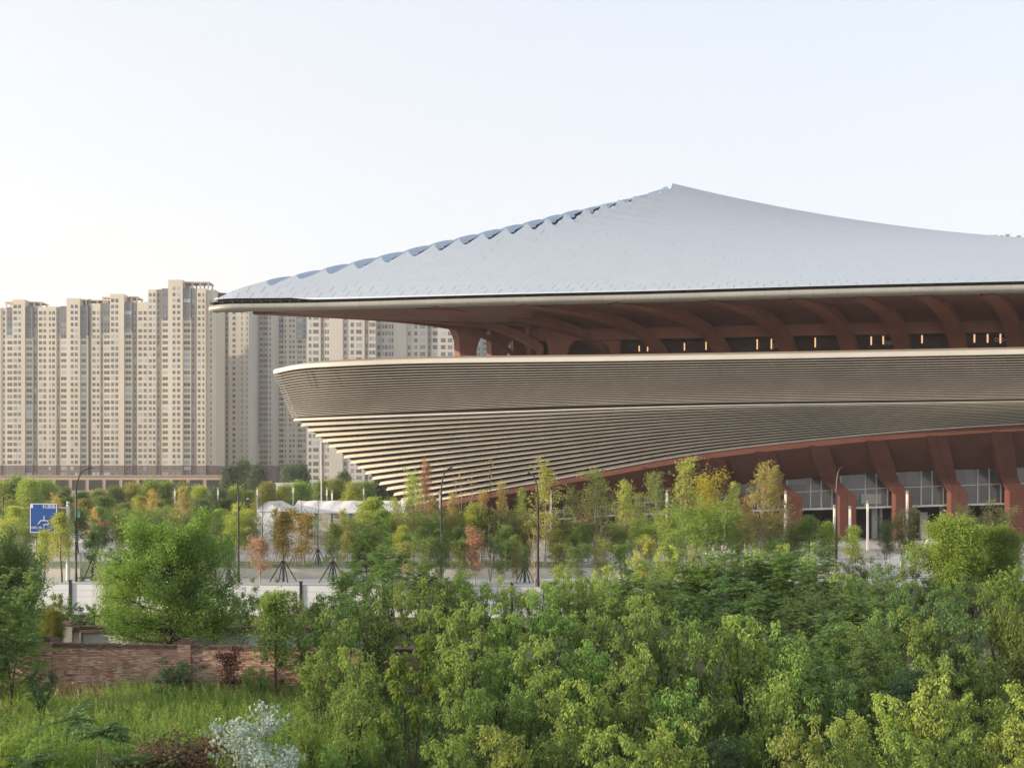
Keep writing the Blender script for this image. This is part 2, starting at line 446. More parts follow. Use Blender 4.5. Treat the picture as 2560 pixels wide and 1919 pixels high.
# the scales: curled lips standing behind every notch of the hip
M['roof_lip_shade'] = plain('roof_lip_shade', (0.46, 0.58, 0.74), 0.35, var=0.04)  # white roof metal tinted blue: the sky-lit shade of the flaps is painted in
for j in range(1, len(VC) - 1):
    n = 12; top = []; bot = []; back = []
    dep = np.interp(j, [1, 12, 15, 19], [2.6, 3.0, 1.8, 0.6])
    for k in range(n + 1):
        f = k / n
        vs = VC[j] + (VC[j+1] - VC[j]) * f
        x, y, z, _ = hip(np.array([vs])); p = np.array([x[0], y[0], z[0]])
        bul = 0.28 * (math.sin(math.pi * min(1, f + 0.02)) ** 0.5) * (1 if j < 14 else 0.4)
        top.append(p + np.array([-0.9, 1.3, bul + 0.1]))
        bot.append(p + np.array([-0.05, 0.12 + 0.3 * math.sin(math.pi * f), -dep]))
        back.append(p + np.array([-1.6, 2.2, bul - 0.9]))
    b = MB(); mid_ = [(a * 0.45 + c * 0.55) + np.array([-0.25, 0.35, 0]) for a, c in zip(top, bot)]
    b.grid([back, top, mid_, bot])
    sc_ = b.build('roof_scale', M['roof_lip_shade'], ST, smooth=False)
    if j < 17:
        b = MB(); va = []; vb_ = []
        for f in np.linspace(0.36, 0.93, 8):
            vs = VC[j] + (VC[j+1] - VC[j]) * f
            x, y, z, _ = hip(np.array([vs])); p = np.array([x[0], y[0], z[0]])
            sh = (1 - (f - 0.34) / 0.66)
            g = 1.05 if j < 13 else 0.6
            va.append(p + np.array([0.1, 0.02, -0.60 * sh * g - 0.06])); vb_.append(p + np.array([0.1, 0.12, -2.2 * sh * g - 0.3]))
        b.grid([va, vb_]); b.build('vent', M['void_shade'], sc_)  # flat near-black sheet paints the dark of the opening under the flap
# --- eave lip -------------------------------------------------------------------
epath = [(-41.2 - 1.0 * (1 - s), 236 + (TIP[1] + 1.5 - 236) * s, ZE + 0.25 * (236 - TIP[1]) * (1 - s)) for s in np.linspace(0, 1, 30)]
xs = np.concatenate([np.interp(np.linspace(522, 600, 30), _px, _X), np.arange(_X[10] + 1, XR, 1.0)]); xs.sort()
epath = np.array(epath[:-1] + [(x, EY(x), ZE) for x in xs])
t = NT('eave_metal')
gxp = t.sep(t.geo())
jn = t.math('LESS_THAN', t.math('FRACT', t.math('DIVIDE', gxp[0], 3.1)), 0.02)
t.base(t.mix(t.math('MULTIPLY', jn, 0.5), t.mix(t.ramp(t.noise(0.3, 4, t.geo()), 0.3, 0.7), (0.30, 0.29, 0.255), (0.36, 0.345, 0.31)), (0.1, 0.1, 0.1))); M['eave'] = t.set(0.45, 0.1)
b = MB(); b.grid(sweep(epath, [(-1.2, -0.02), (-0.05, -0.02), (-0.05, -0.10), (-0.9, -0.14), (-0.9, -0.34)]), flip=True); b.build('eave_gap', M['void_shade'], ST)
b = MB(); b.grid(sweep(epath, [(-1.2, -0.34), (-0.55, -0.34), (-0.10, -0.50), (0.06, -0.80), (0.02, -1.05), (-0.25, -1.25)]), flip=True); b.build('eave_lip', M['eave'], ST)
M['eave_under'] = plain('eave_under', (0.26, 0.25, 0.22), 0.6, var=0.06)
b = MB(); b.grid(sweep(epath, [(-0.25, -1.25), (-1.2, -1.38), (-1.25, -0.5)]), flip=True); b.build('eave_underside', M['eave_under'], ST)
for k in range(11):
    x = np.interp(528 + k * 24, _px, _X); y = EY(x)
    b = MB(); b.bar((x + 0.7, y + 0.9, ZE - 0.5), (x + 0.25, y - 0.02, ZE - 0.2), 0.16); b.build('eave_bracket', M['dark_metal'], ST)
# --- soffit under the canopy ----------------------------------------------------
t = NT('soffit_panel')
g = t.sep(t.geo()); s1 = t.math('LESS_THAN', t.math('FRACT', t.math('MULTIPLY', t.math('ADD', g[1], t.math('MULTIPLY', g[0], 0.25)), 0.8)), 0.06)
s2 = t.math('LESS_THAN', t.math('FRACT', t.math('MULTIPLY', g[0], 0.33)), 0.02)
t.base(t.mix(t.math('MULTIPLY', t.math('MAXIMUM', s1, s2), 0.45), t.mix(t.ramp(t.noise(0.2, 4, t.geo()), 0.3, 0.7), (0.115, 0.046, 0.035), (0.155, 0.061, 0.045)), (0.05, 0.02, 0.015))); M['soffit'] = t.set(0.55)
def arrisY(X): return np.interp(X, [-43.6, -10.5, 3.0, 120], [150.8, 165.0, 171, 171])
G = []
for X in np.concatenate([np.arange(-43.0, 3.0, 0.8), [3.0]]):
    D = max(0.4, arrisY(X) - EY(X)); row_ = []
    for s in np.linspace(0, 1, 10):
        row_.append((X, EY(X) + 1.1 + (D - 0.5) * s, ZE - 1.3 + 0.9 * s - 0.9 * math.sin(math.pi * s) * min(1, D / 12)))
    row_.append((X, EY(X) + 1.1 + D, ZE + 1.6)); G.append(row_)
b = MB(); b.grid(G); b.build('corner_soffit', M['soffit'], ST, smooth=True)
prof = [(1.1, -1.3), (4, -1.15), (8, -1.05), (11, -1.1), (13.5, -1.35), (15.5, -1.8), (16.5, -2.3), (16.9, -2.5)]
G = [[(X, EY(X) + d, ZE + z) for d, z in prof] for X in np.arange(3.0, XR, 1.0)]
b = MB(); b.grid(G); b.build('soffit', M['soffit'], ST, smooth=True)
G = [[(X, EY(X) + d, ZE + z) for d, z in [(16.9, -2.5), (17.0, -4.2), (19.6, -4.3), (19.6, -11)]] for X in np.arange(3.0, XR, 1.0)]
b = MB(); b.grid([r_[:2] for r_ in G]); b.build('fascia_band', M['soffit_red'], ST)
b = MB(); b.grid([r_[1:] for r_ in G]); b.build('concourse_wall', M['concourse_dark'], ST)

def rib(pxf, Yf, pxh, w=2.1, dep=1.1, z0=26.5, Yh=None, pw=0.75):
    xf = gx(pxf, Yf)
    yh0 = 148.0; xh_ = gx(pxh, yh0)
    for _ in range(4): yh0 = EY(xh_) + 1.3; xh_ = gx(pxh, yh0)
    e = np.array([xh_ - xf, yh0 - Yf]); side = np.array([-e[1], e[0]]) / np.linalg.norm(e)
    if side[0] < 0: side = -side
    el = e / np.linalg.norm(e)
    A, B_, C_, D_ = [], [], [], []
    for th in np.linspace(0, math.pi / 2, 34):
        c, s = math.cos(th), math.sin(th)
        g_ = 1 - abs(c) ** pw; k_ = abs(s) ** pw
        p = np.array([xf + e[0] * g_, Yf + e[1] * g_, z0 + (ZE - 1.25 - z0) * k_])
        nn = np.array([el[0] * c, el[1] * c, -s])          # towards the outside / below
        sd = np.array([side[0], side[1], 0]) * w / 2 * (1 - 0.25 * g_)
        A.append(p - sd + nn * 0.25); B_.append(p + sd + nn * 0.25); C_.append(p + sd - nn * dep); D_.append(p - sd - nn * dep)
    b = MB(); b.grid([A, B_, C_, D_, A]); b.build('canopy_rib', M['soffit_red'], ST)
for a in [(1520, 163, 1080, 2.2), (1655, 161, 1300, 2.2), (1808, 159, 1530, 2.3), (1973, 157.5, 1769, 2.3), (2125, 156.5, 1985, 2.3),
          (2258, 155.5, 2147, 2.3), (2397, 154.5, 2303, 2.3), (2541, 153.5, 2468, 2.3), (2690, 152.5, 2635, 2.3), (2835, 151.5, 2790, 2.3), (2980, 150.5, 2945, 2.3)]:
    rib(*a)
# long blade ribs sweeping to the corner
def blade(pts, w, dep):
    pts = [np.array(p, float) for p in pts]; A, B_, C_, D_ = [], [], [], []
    sx = spl(range(len(pts)), [p[0] for p in pts]); sy = spl(range(len(pts)), [p[1] for p in pts]); sz = spl(range(len(pts)), [p[2] for p in pts])
    for u in np.linspace(0, len(pts) - 1, 40):
        p = np.array([sx(u), sy(u), sz(u)]); A.append(p + (0, 0, -dep)); B_.append(p + (0, w, -dep)); C_.append(p + (0, w, 0.6)); D_.append(p + (0, 0, 0.6))
    b = MB(); b.grid([A, B_, C_, D_, A]); b.build('canopy_rib', M['soffit_red'], ST)
blade([(-38, 152.5, 34.9), (-22, 158.2, 35.0), (-10, 162.4, 34.3), (-3, 165.0, 32.4), (1.5, 167, 29.2), (4, 168, 26)], 0.9, 0.35)
blade([(-36, 151.8, 34.8), (-20, 156.0, 34.7), (-6, 160.0, 34.2), (1, 162.0, 33.0), (5.5, 163.5, 30.3), (8.2, 164, 26.5)], 0.9, 0.3)
def pier(poly, Y, skew=(-1.0, 2.4, 0)):
    b = MB(); b.prism([P(x, y, Y) for x, y in poly], skew); b.build('corner_pier', M['soffit_red'], ST)
pier([(1100, 797), (1112, 799), (1127, 808), (1140, 824), (1148, 846), (1151, 900), (1191, 900), (1192, 872), (1198, 853), (1207, 838), (1221, 826), (1240, 821), (1240, 770), (1100, 770)], 164.9)
pier([(1222, 824), (1228, 842), (1230, 900), (1268, 900), (1269, 872), (1274, 858), (1282, 849), (1300, 842), (1300, 790), (1222, 790)], 170, (-0.9, 2.4, 0))
pier([(1283, 850), (1284, 900), (1322, 900), (1322, 800), (1283, 800)], 175, (-0.6, 2.0, 0))
pier([(1322, 800), (1322, 866), (1327, 868), (1327, 905), (1372, 905), (1364, 800)], 172, (-0.6, 2.0, 0))
def yrib(px, py):
    Y = min(160.3, 25.6 * F / (HZ - py))
    return max(Y, float(EY(gx(px, Y))) + 1.6)
def swoop(outer, inner, d0, d1):
    """radial rib: front edge and back edge given as picture curves lying under the soffit"""
    n = 60
    def res(pl):
        pl = np.array(pl, float); q = np.concatenate([[0], np.cumsum(np.linalg.norm(np.diff(pl, axis=0), axis=1))]); u = np.linspace(0, q[-1], n)
        return np.interp(u, q, pl[:, 0]), np.interp(u, q, pl[:, 1])
    (ox, oy), (ix, iy) = res(outer), res(inner); A, B_, C_ = [], [], []
    for k in range(n):
        f = k / (n - 1); Ya = yrib(ox[k], oy[k]) + 0.1; dd = d0 + (d1 - d0) * f ** 0.5
        a = P(ox[k], oy[k], Ya); c = P(ix[k], iy[k], Ya + dd); A.append(a); B_.append(c); C_.append(a + np.array([0.5, 0.1, 0.9]))
    b = MB(); b.grid([C_, A, B_]); b.build('canopy_rib', M['soffit_red'], ST, smooth=False)
swoop([(1373, 905), (1373.5, 879), (1368, 858), (1362, 840), (1351, 823), (1336, 811), (1315, 802.5), (1290, 797), (1221, 787), (1127, 776), (1040, 773)],
      [(1354, 905), (1354.5, 880), (1353, 862), (1347, 847), (1338, 834), (1325, 822), (1304, 811), (1280, 804.5), (1221, 794.5), (1127, 782.5), (1040, 777)], 7.0, 0.8)
swoop([(1351, 895), (1351, 878), (1330, 862), (1290, 842), (1247, 824), (1200, 811), (1110, 795), (1010, 783)], [(1338, 895), (1338, 880), (1318, 864), (1280, 845), (1240, 829), (1195, 816), (1105, 799), (1010, 786.5)], 5.0, 0.8)
pier([(1373, 905), (1373.5, 879), (1362, 840), (1336, 811), (1310, 801), (1300, 798), (1550, 800), (1550, 905), (1528, 905), (1527, 882), (1520, 866), (1503, 852), (1480, 843.5), (1456, 843), (1436, 852), (1424, 865), (1418, 884), (1418, 905)], 160.4, (0.4, 1.4, 0))
# --- deck rim and louvres -------------------------------------------------------
M['champagne'] = None
t = NT('champagne')
g = t.sep(t.geo())
jn = t.math('LESS_THAN', t.math('FRACT', t.math('DIVIDE', t.math('SUBTRACT', g[0], t.math('MULTIPLY', g[2], 0.35)), 7.3)), 0.007)
c0 = t.mix(t.ramp(t.noise(0.35, 5, t.geo()), 0.3, 0.7), (0.46, 0.415, 0.345), (0.55, 0.50, 0.425))
cell = t.white(t.comb(t.math('FLOOR', t.math('DIVIDE', t.math('SUBTRACT', g[0], t.math('MULTIPLY', g[2], 0.35)), 7.3)), t.math('FLOOR', t.math('MULTIPLY', g[2], 0.9)), 1.0))
c0 = t.mix(t.math('MULTIPLY', cell, 0.35), c0, (0.66, 0.60, 0.50))
t.base(t.mix(t.math('MULTIPLY', jn, 0.6), c0, (0.12, 0.1, 0.08))); M['champagne'] = t.set(0.42, 0.15)
rim_py = spl([684, 720, 813, 976, 1300, 1700, 1927, 2560, 3400], [934, 926, 917, 910, 905, 900, 896.5, 885, 872])
rim_Y = spl([684, 1000, 1300, 2560, 3400], [155.6, 152.8, 149.5, 140.3, 133.5])
top0_py = spl([728, 900, 1300, 1700, 2211, 2560, 3400], [1043, 1034, 1018, 1008, 1001, 997, 988])
f0_py = spl([733, 900, 1300, 1700, 2211, 2560, 3400], [1052, 1045, 1030, 1017, 1008, 1003, 993])
f0_Y = spl([733, 1000, 1300, 2560, 3400], [155.0, 152.8, 150.3, 142, 136])
f15_py = spl([1018, 1300, 1550, 1699, 1927, 2211, 2560, 3400], [1266, 1213, 1167, 1140, 1110, 1082, 1058, 1030])
f15_Y = spl([1018, 1300, 1700, 2560, 3400], [163, 160.5, 156, 147.5, 141])
Q = np.linspace(0, 1, 110) ** 2.0
PXR = 3250
def bump_(X, L=15.0, D=6.5):
    d = np.clip((X - X[0]) / L, 0, 1); return D * (1 - np.sqrt(np.maximum(1 - (1 - d) ** 2, 0)))
def path_of(px, py, Y, rise=0.10):
    X = gx(px, Y); Yb = Y + bump_(X)
    front = np.stack([gx(px, Yb), Yb, gz(py, Yb)], 1)
    T = front[0]; s = np.concatenate([np.linspace(44, 8, 8), np.linspace(6, 0.6, 7)])
    back = np.stack([T[0] + 0.006 * s ** 2, T[1] + s, T[2] + rise * s], 1)
    return np.concatenate([back, front])
def lerp_path(pa, ya, Ya, pxa, pb, yb, Yb, pxb, k, rise):
    p0 = pxa + Q * (PXR - pxa); p1 = pxb + Q * (PXR - pxb)
    return path_of(p0 + (p1 - p0) * k, ya(p0) + (yb(p1) - ya(p0)) * k, Ya(p0) + (Yb(p1) - Ya(p0)) * k, rise)
def slat_path(k): return lerp_path(None, rim_py, rim_Y, 684, None, top0_py, f0_Y, 728, k, 0.02)
def fin_path(k): return lerp_path(None, f0_py, f0_Y, 733, None, f15_py, f15_Y, 1018, k, 0.02 + 0.10 * k)
RIM = slat_path(0.0)
b = MB(); b.grid(sweep(RIM, [(-0.5, -0.02), (0.02, 0.0), (0.05, 0.10), (0.0, 0.58), (-0.12, 0.70)]), flip=True); b.build('rim_band', M['rim_white'], ST)
t = NT('deck_metal'); g = t.sep(t.geo())
jn = t.math('LESS_THAN', t.math('FRACT', t.math('DIVIDE', g[0], 3.0)), 0.015)
t.base(t.mix(t.math('MULTIPLY', jn, 0.4), t.mix(t.ramp(t.noise(0.25, 5, t.geo()), 0.3, 0.7), (0.42, 0.36, 0.28), (0.50, 0.43, 0.34)), (0.15, 0.12, 0.1))); M['deck'] = t.set(0.55)
b = MB(); b.grid(sweep(RIM, [(-0.12, 0.70), (-0.9, 0.92), (-2.0, 1.22), (-3.5, 1.42), (-5.0, 1.45), (-8, 1.0), (-22, 0.0)]), flip=True); b.build('deck', M['deck'], ST, smooth=True)

M['bronze_slat'] = plain('bronze_slat', (0.42, 0.38, 0.32), 0.45, 0.15, var=0.1, scale=0.4)
def slat_mesh(path, above, frac, out=0.0, setb=0.55):
    """one blade along the path; its height follows the distance to the blade above"""
    h = np.maximum(np.abs(above[:, 2] - path[:, 2]) * frac, 0.08)
    return sweep(path, [(-h * setb, h), (out + 0 * h, 0 * h), (-h * 1.2, h * 0.10), (-h * setb, h)])
NS = 21
ks = [0.6 * x + 0.4 * (1 - (1 - x) ** 1.7) for x in np.arange(1, NS + 1) / (NS + 0.3)]
paths = [RIM] + [slat_path(k) for k in ks]
for i in range(1, NS + 1):
    b = MB(); b.grid(slat_mesh(paths[i], paths[i-1], 0.27, 0.0, 0.9), flip=True); b.build('louvre_slat', M['bronze_slat'], ST)
NF = 17
fps = [fin_path(k / (NF - 1)) for k in range(NF)]
up_ = slat_path(0.97)
for i in range(NF):
    ab = fps[i-1] if i else fps[0] + (fps[0] - fps[1]) * 1.0
    b = MB(); b.grid(slat_mesh(fps[i], ab, 0.71 if i else 0.5, 0.0, 0.5), flip=True); b.build('louvre_fin', M['champagne'], ST)
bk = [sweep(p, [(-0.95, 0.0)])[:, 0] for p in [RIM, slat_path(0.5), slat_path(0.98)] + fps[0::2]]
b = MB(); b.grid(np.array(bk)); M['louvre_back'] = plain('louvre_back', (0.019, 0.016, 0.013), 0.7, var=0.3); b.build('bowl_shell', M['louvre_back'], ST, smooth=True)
# struts seen between the upper slats
for px in np.arange(760, 2700, 62):
    k = np.argmin(np.abs(pxof(RIM[20:, 0], RIM[20:, 1]) - px)) + 20
    b = MB(); pts = [p[k] + np.array([0, 0.45, 0]) for p in paths[0:8]]
    for a, c in zip(pts[:-1], pts[1:]): b.bar(a, c, 0.16)
    b.build('louvre_strut', M['louvre_back'], ST)
# --- red underside of the bowl, raking columns, glazing, podium ------------------
g_top = spl([1000, 1120, 1250, 1400, 1500, 1600, 1850, 2030, 2170, 2440, 2560, 3300], [1300, 1292, 1278, 1259, 1247, 1233, 1203, 1186, 1176, 1164, 1159, 1140])
g_bot = spl([1000, 1250, 1400, 1500, 1600, 1830, 2030, 2150, 2300, 2500, 3300], [1318, 1304, 1295, 1288.5, 1283, 1276, 1270, 1267, 1262.5, 1257, 1240])
g_Y = spl([1000, 1300, 1700, 2560, 3300], [170, 168, 164.5, 160, 157])
BOT = fps[-1]; i0 = 16
G = []; B1 = []
fp = BOT[i0 + 2:]
G0 = sweep(BOT, [(-0.35, -0.05), (-0.25, -1.0), (-0.9, -1.25)])[i0 - 6:]
b = MB(); b.grid(G0, flip=True); b.build('ring_beam', M['red_concrete'], ST)
for pt in G0[:, 2]:
    px = max(pxof(pt[0], pt[1]) + 20, 1035); Y = float(g_Y(px)) + 0.5
    G.append([pt, pt * 0.5 + 0.5 * np.array([gx(px, Y), Y, gz(g_top(px), Y) - 0.5]) + np.array([0, 0, 0.25]), (gx(px, Y), Y, gz(g_top(px), Y) - 0.5)])
b = MB(); b.grid(G, flip=True); b.build('bowl_underside', M['red_concrete'], ST, smooth=True)
bay = [1030, 1138, 1250, 1358, 1462, 1568, 1715, 1855, 1985, 2120, 2260, 2399, 2545, 2690, 2835, 2985]
lean = [70, 70, 75, 80, 85, 85, 80, 78, 76, 73, 63, 54, 43, 36, 30, 25]
fins15_px = pxof(BOT[i0:, 0], BOT[i0:, 1])
for px, ln in zip(bay, lean):
    Y = float(g_Y(px)) - 1.4
    w = 2.55; x = gx(px, Y); zf = 0.4; zk = gz(g_bot(px), Y) + 2.9
    k = int(np.argmin(np.abs(fins15_px - (px - ln)))) + i0
    top = BOT[k] + np.array([0, 0.25, -0.95])
    if px - ln < 1040: top = np.array([x - 1.5, Y - 1.0, zk + 1.0])
    b = MB()
    A = []
    for s, p in [(0, (x, Y, zf)), (.5, (x, Y, zk - 1.2)), (1, (x - 0.02 * ln, Y - 0.05, zk)), (1.2, (x - 0.035 * ln, Y - 0.4, zk + 0.9))]:
        A.append(np.array(p))
    for f in (0.4, 0.7, 1.0): A.append(A[3] + (top - A[3]) * f if f < 1 else top)
    rows_ = []
    for i, p in enumerate(A):
        d = 1.7 if i < 3 else 1.5
        wi = w if i < 3 else w * (1 + 0.12 * (i > 3))
        rows_.append([p + (-wi/2, 0, 0), p + (-0.12, 0, 0), p + (-0.08, 0.06, 0), p + (-0.04, 0, 0), p + (wi/2, 0, 0), p + (wi/2, d, 0.3), p + (-wi/2, d, 0.3), p + (-wi/2, 0, 0)])
    b.grid(rows_); b.build('column', M['red_concrete'], ST)
t = NT('tint_glass'); g = t.sep(t.geo())
cellg = t.white(t.comb(t.math('FLOOR', t.math('DIVIDE', g[0], 2.2)), t.math('FLOOR', t.math('DIVIDE', g[2], 2.4)), 2.0))
t.base(t.mix(t.math('MULTIPLY', cellg, 0.8), (0.06, 0.066, 0.07), (0.16, 0.17, 0.17))); M['tint_glass'] = t.set(0.14, 0.0, 0.8)
M['blind'] = plain('blind', (0.42, 0.44, 0.40), 0.8, var=0.08)
for a, c in zip(bay[:-1], bay[1:]):
    if c > 3000: continue
    n = 8; xs_ = np.linspace(a, c, n + 1)
    up, lo = [], []
    for px in xs_:
        Y = float(g_Y(px)) + 0.9
        up.append(P(px, float(g_top(px)) - 8, Y)); lo.append(P(px, float(g_bot(px)), Y))
    mid_ = [l + (u_ - l) * 0.46 for u_, l in zip(up, lo)]
    b = MB(); b.grid([up, lo]); wnd = b.build('window', M['tint_glass'], ST)
    b = MB()
    for f in (0.30, 0.50, 0.70, 0.86):
        q = f * n; i = int(q); s = q - i
        u_ = up[i] + (up[i+1] - up[i]) * s; l_ = lo[i] + (lo[i+1] - lo[i]) * s
        b.bar(l_ + (0, -0.1, 0), u_ + (0, -0.1, 0), 0.17)
    b.bar(mid_[0] + (0, -0.09, 0), mid_[-1] + (0, -0.09, 0), 0.13); b.build('mullion', M['light_metal'], wnd)
    b = MB(); b.bar(lo[0] + (0, -0.2, -0.1), lo[-1] + (0, -0.2, -0.1), 0.5, 0.30); b.build('sill', M['white_paint'], wnd)
    if a == 2120:
        Y = float(g_Y(2190)) + 0.86; b = MB(); b.box((gx(2152, Y), Y - 0.02, gz(1259, Y)), (gx(2231, Y), Y, gz(1234, Y))); b.build('blind', M['blind'], wnd)
    # recessed entrance below the glazing
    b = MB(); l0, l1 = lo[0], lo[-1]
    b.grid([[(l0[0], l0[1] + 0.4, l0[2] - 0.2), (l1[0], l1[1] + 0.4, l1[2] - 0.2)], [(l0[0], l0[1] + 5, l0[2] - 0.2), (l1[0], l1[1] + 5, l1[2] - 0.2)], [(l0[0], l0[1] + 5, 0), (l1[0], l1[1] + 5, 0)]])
    b.build('entrance_recess', M['void_shade'], ST)
M['pale_wall'] = plain('pale_wall', (0.52, 0.52, 0.52), 0.8, var=0.06)
for x0, x1, y0 in [(2180, 2194, 1268), (2200, 2206, 1268), (2300, 2319, 1280), (2352, 2362, 1266), (1500, 1506, 1296)]:
    Y = float(g_Y(x0)) + 3.2; b = MB(); b.box((gx(x0, Y), Y, 0.4), (gx(x1, Y), Y + 0.5, gz(y0, Y))); b.build('entrance_wall', M['pale_wall'], ST)
# podium with steps
b = MB()
for i in range(6): b.box((-24, 153.5 + 0.45 * i, 0.06 if i == 0 else 0.07 + 0.14 * (i - 0)), (118, 153.5 + 0.45 * (i + 1), 0.07 + 0.16 * (i + 1)))
b.box((-24, 156.2, 0.06), (118, 235, 1.02)); b.build('podium_steps', M['concrete'], ST)
# light strips and seat-block lettering on the concourse
t = NT('lamp_strip'); em = t.b.inputs; em['Emission Color'].default_value = (1.0, 0.55, 0.28, 1); em['Emission Strength'].default_value = 0.6; t.base((0.8, 0.6, 0.4)); M['lamp_strip'] = t.m
def conc(px): return EY(gx(px, 153.0)) + 18.3
for px, y0, y1 in [(1598, 864, 878), (1619, 862, 878), (1711, 857, 876), (1765, 854, 874), (1893, 848, 873), (1928.5, 847, 872), (2038, 844, 868), (2178, 841, 862), (2208, 840, 860), (2305, 837, 858), (2436, 833, 856), (2469, 834, 856), (2501, 833, 858)]:
    Y = conc(px); b = MB(); b.box((gx(px, Y) - 0.08, Y - 0.1, gz(y1, Y)), (gx(px, Y) + 0.08, Y + 0.1, gz(y0, Y))); b.build('light_strip', M['lamp_strip'], ST)
M['grey_letter'] = plain('grey_letter', (0.40, 0.38, 0.36), 0.7, var=0.02)
def text(name, s, size, loc, m, parent, rot=(90, 0, 0), ext=0.01, align='CENTER', sx=1.0):
    c = bpy.data.curves.new(name, 'FONT'); c.body = s; c.size = size; c.extrude = ext; c.align_x = align; c.align_y = 'CENTER'
    o = bpy.data.objects.new(name, c); COL.objects.link(o)
    bpy.context.view_layer.update()
    dg = bpy.context.evaluated_depsgraph_get()
    me = bpy.data.meshes.new_from_object(o.evaluated_get(dg)); bpy.data.objects.remove(o)
    me.materials.clear(); me.materials.append(m)
    r = link(name, me, parent); r.location = loc; r.rotation_euler = [R(a) for a in rot]; r.scale = (sx, 1, 1)
    return r
for px, py, s in [(1938, 865, 'D'), (2223, 857, 'D502'), (2502, 849.5, 'D504')]:
    Y = conc(px) + 0.15; text('seat_block_number', s, 0.85, (gx(px, Y), Y, gz(py, Y)), M['grey_letter'], ST)
# plant seen behind the far ridge
for px, h in [(2436, 9), (2468, 6), (2487, 8), (2505, 7), (2520, 10), (2548, 7)]:
    Y = 205.0; b = MB(); x = gx(px, Y); z = gz(594, Y) - 1.0
    b.box((x - 0.3, Y, z), (x + 0.3, Y + 0.6, z + h * 0.08 + 0.9)); b.bar((x + 0.6, Y, z), (x + 0.6, Y, z + 1.9), 0.06); b.build('roof_plant', M['grey_metal'], ST)
# ------------------------------------------------------------------ apartment towers
def tower_wall(name, c):
    t = NT(name); g = t.sep(t.geo())
    fl = t.math('LESS_THAN', t.math('FRACT', t.math('DIVIDE', g[2], 3.0)), 0.05)
    c1 = t.mix(t.ramp(t.noise(0.03, 4, t.geo()), 0.3, 0.7), tuple(x * 0.93 for x in c), tuple(x * 1.06 for x in c))
    t.base(t.mix(t.math('MULTIPLY', fl, 0.25), c1, tuple(x * 0.6 for x in c))); return t.set(0.85)
M['tan_render'] = tower_wall('tan_render', (0.61, 0.54, 0.435))
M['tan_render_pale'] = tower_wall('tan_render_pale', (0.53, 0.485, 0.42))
M['grey_render'] = tower_wall('grey_render', (0.16, 0.165, 0.19))
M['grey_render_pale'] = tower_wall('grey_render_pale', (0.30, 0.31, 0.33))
M['brown_base'] = tower_wall('brown_base', (0.20, 0.155, 0.13))
M['recess_shade_tan'] = tower_wall('recess_shade_tan', (0.36, 0.31, 0.24))  # darker copy of the tan render, shade of the recessed bays in its colour
t = NT('apartment_glass')
u, v, _ = t.sep(t.uv()); tn = t.attr('tone')
fr = t.math('MAXIMUM', t.math('MAXIMUM', t.math('LESS_THAN', u, 0.07), t.math('GREATER_THAN', u, 0.93)), t.math('MAXIMUM', t.math('LESS_THAN', v, 0.06), t.math('GREATER_THAN', v, 0.94)))
fr = t.math('MAXIMUM', fr, t.math('MULTIPLY', t.math('GREATER_THAN', v, 0.5), t.math('LESS_THAN', v, 0.56)))
fr = t.math('MAXIMUM', fr, t.math('LESS_THAN', t.math('ABSOLUTE', t.math('SUBTRACT', u, 0.5)), 0.04))
r_ = t.new('ShaderNodeValToRGB'); cr = r_.color_ramp
for p_, c_ in [(0.0, (0.055, 0.06, 0.065)), (0.55, (0.10, 0.112, 0.12)), (0.8, (0.20, 0.225, 0.24)), (0.93, (0.36, 0.42, 0.47))]:
    e = cr.elements.new(p_); e.color = (*c_, 1)
cr.elements.remove(cr.elements[0]); cr.elements.remove(cr.elements[-1])
t.put(r_.inputs[0], tn)
t.base(t.mix(t.math('MULTIPLY', fr, 0.6), r_.outputs[0], (0.45, 0.44, 0.42))); M['apartment_glass'] = t.set(0.25, 0.0, 0.5)
M['cyan_glass'] = plain('cyan_glass', (0.02, 0.55, 0.62), 0.4, var=0.05)
rngw = random.Random(5)

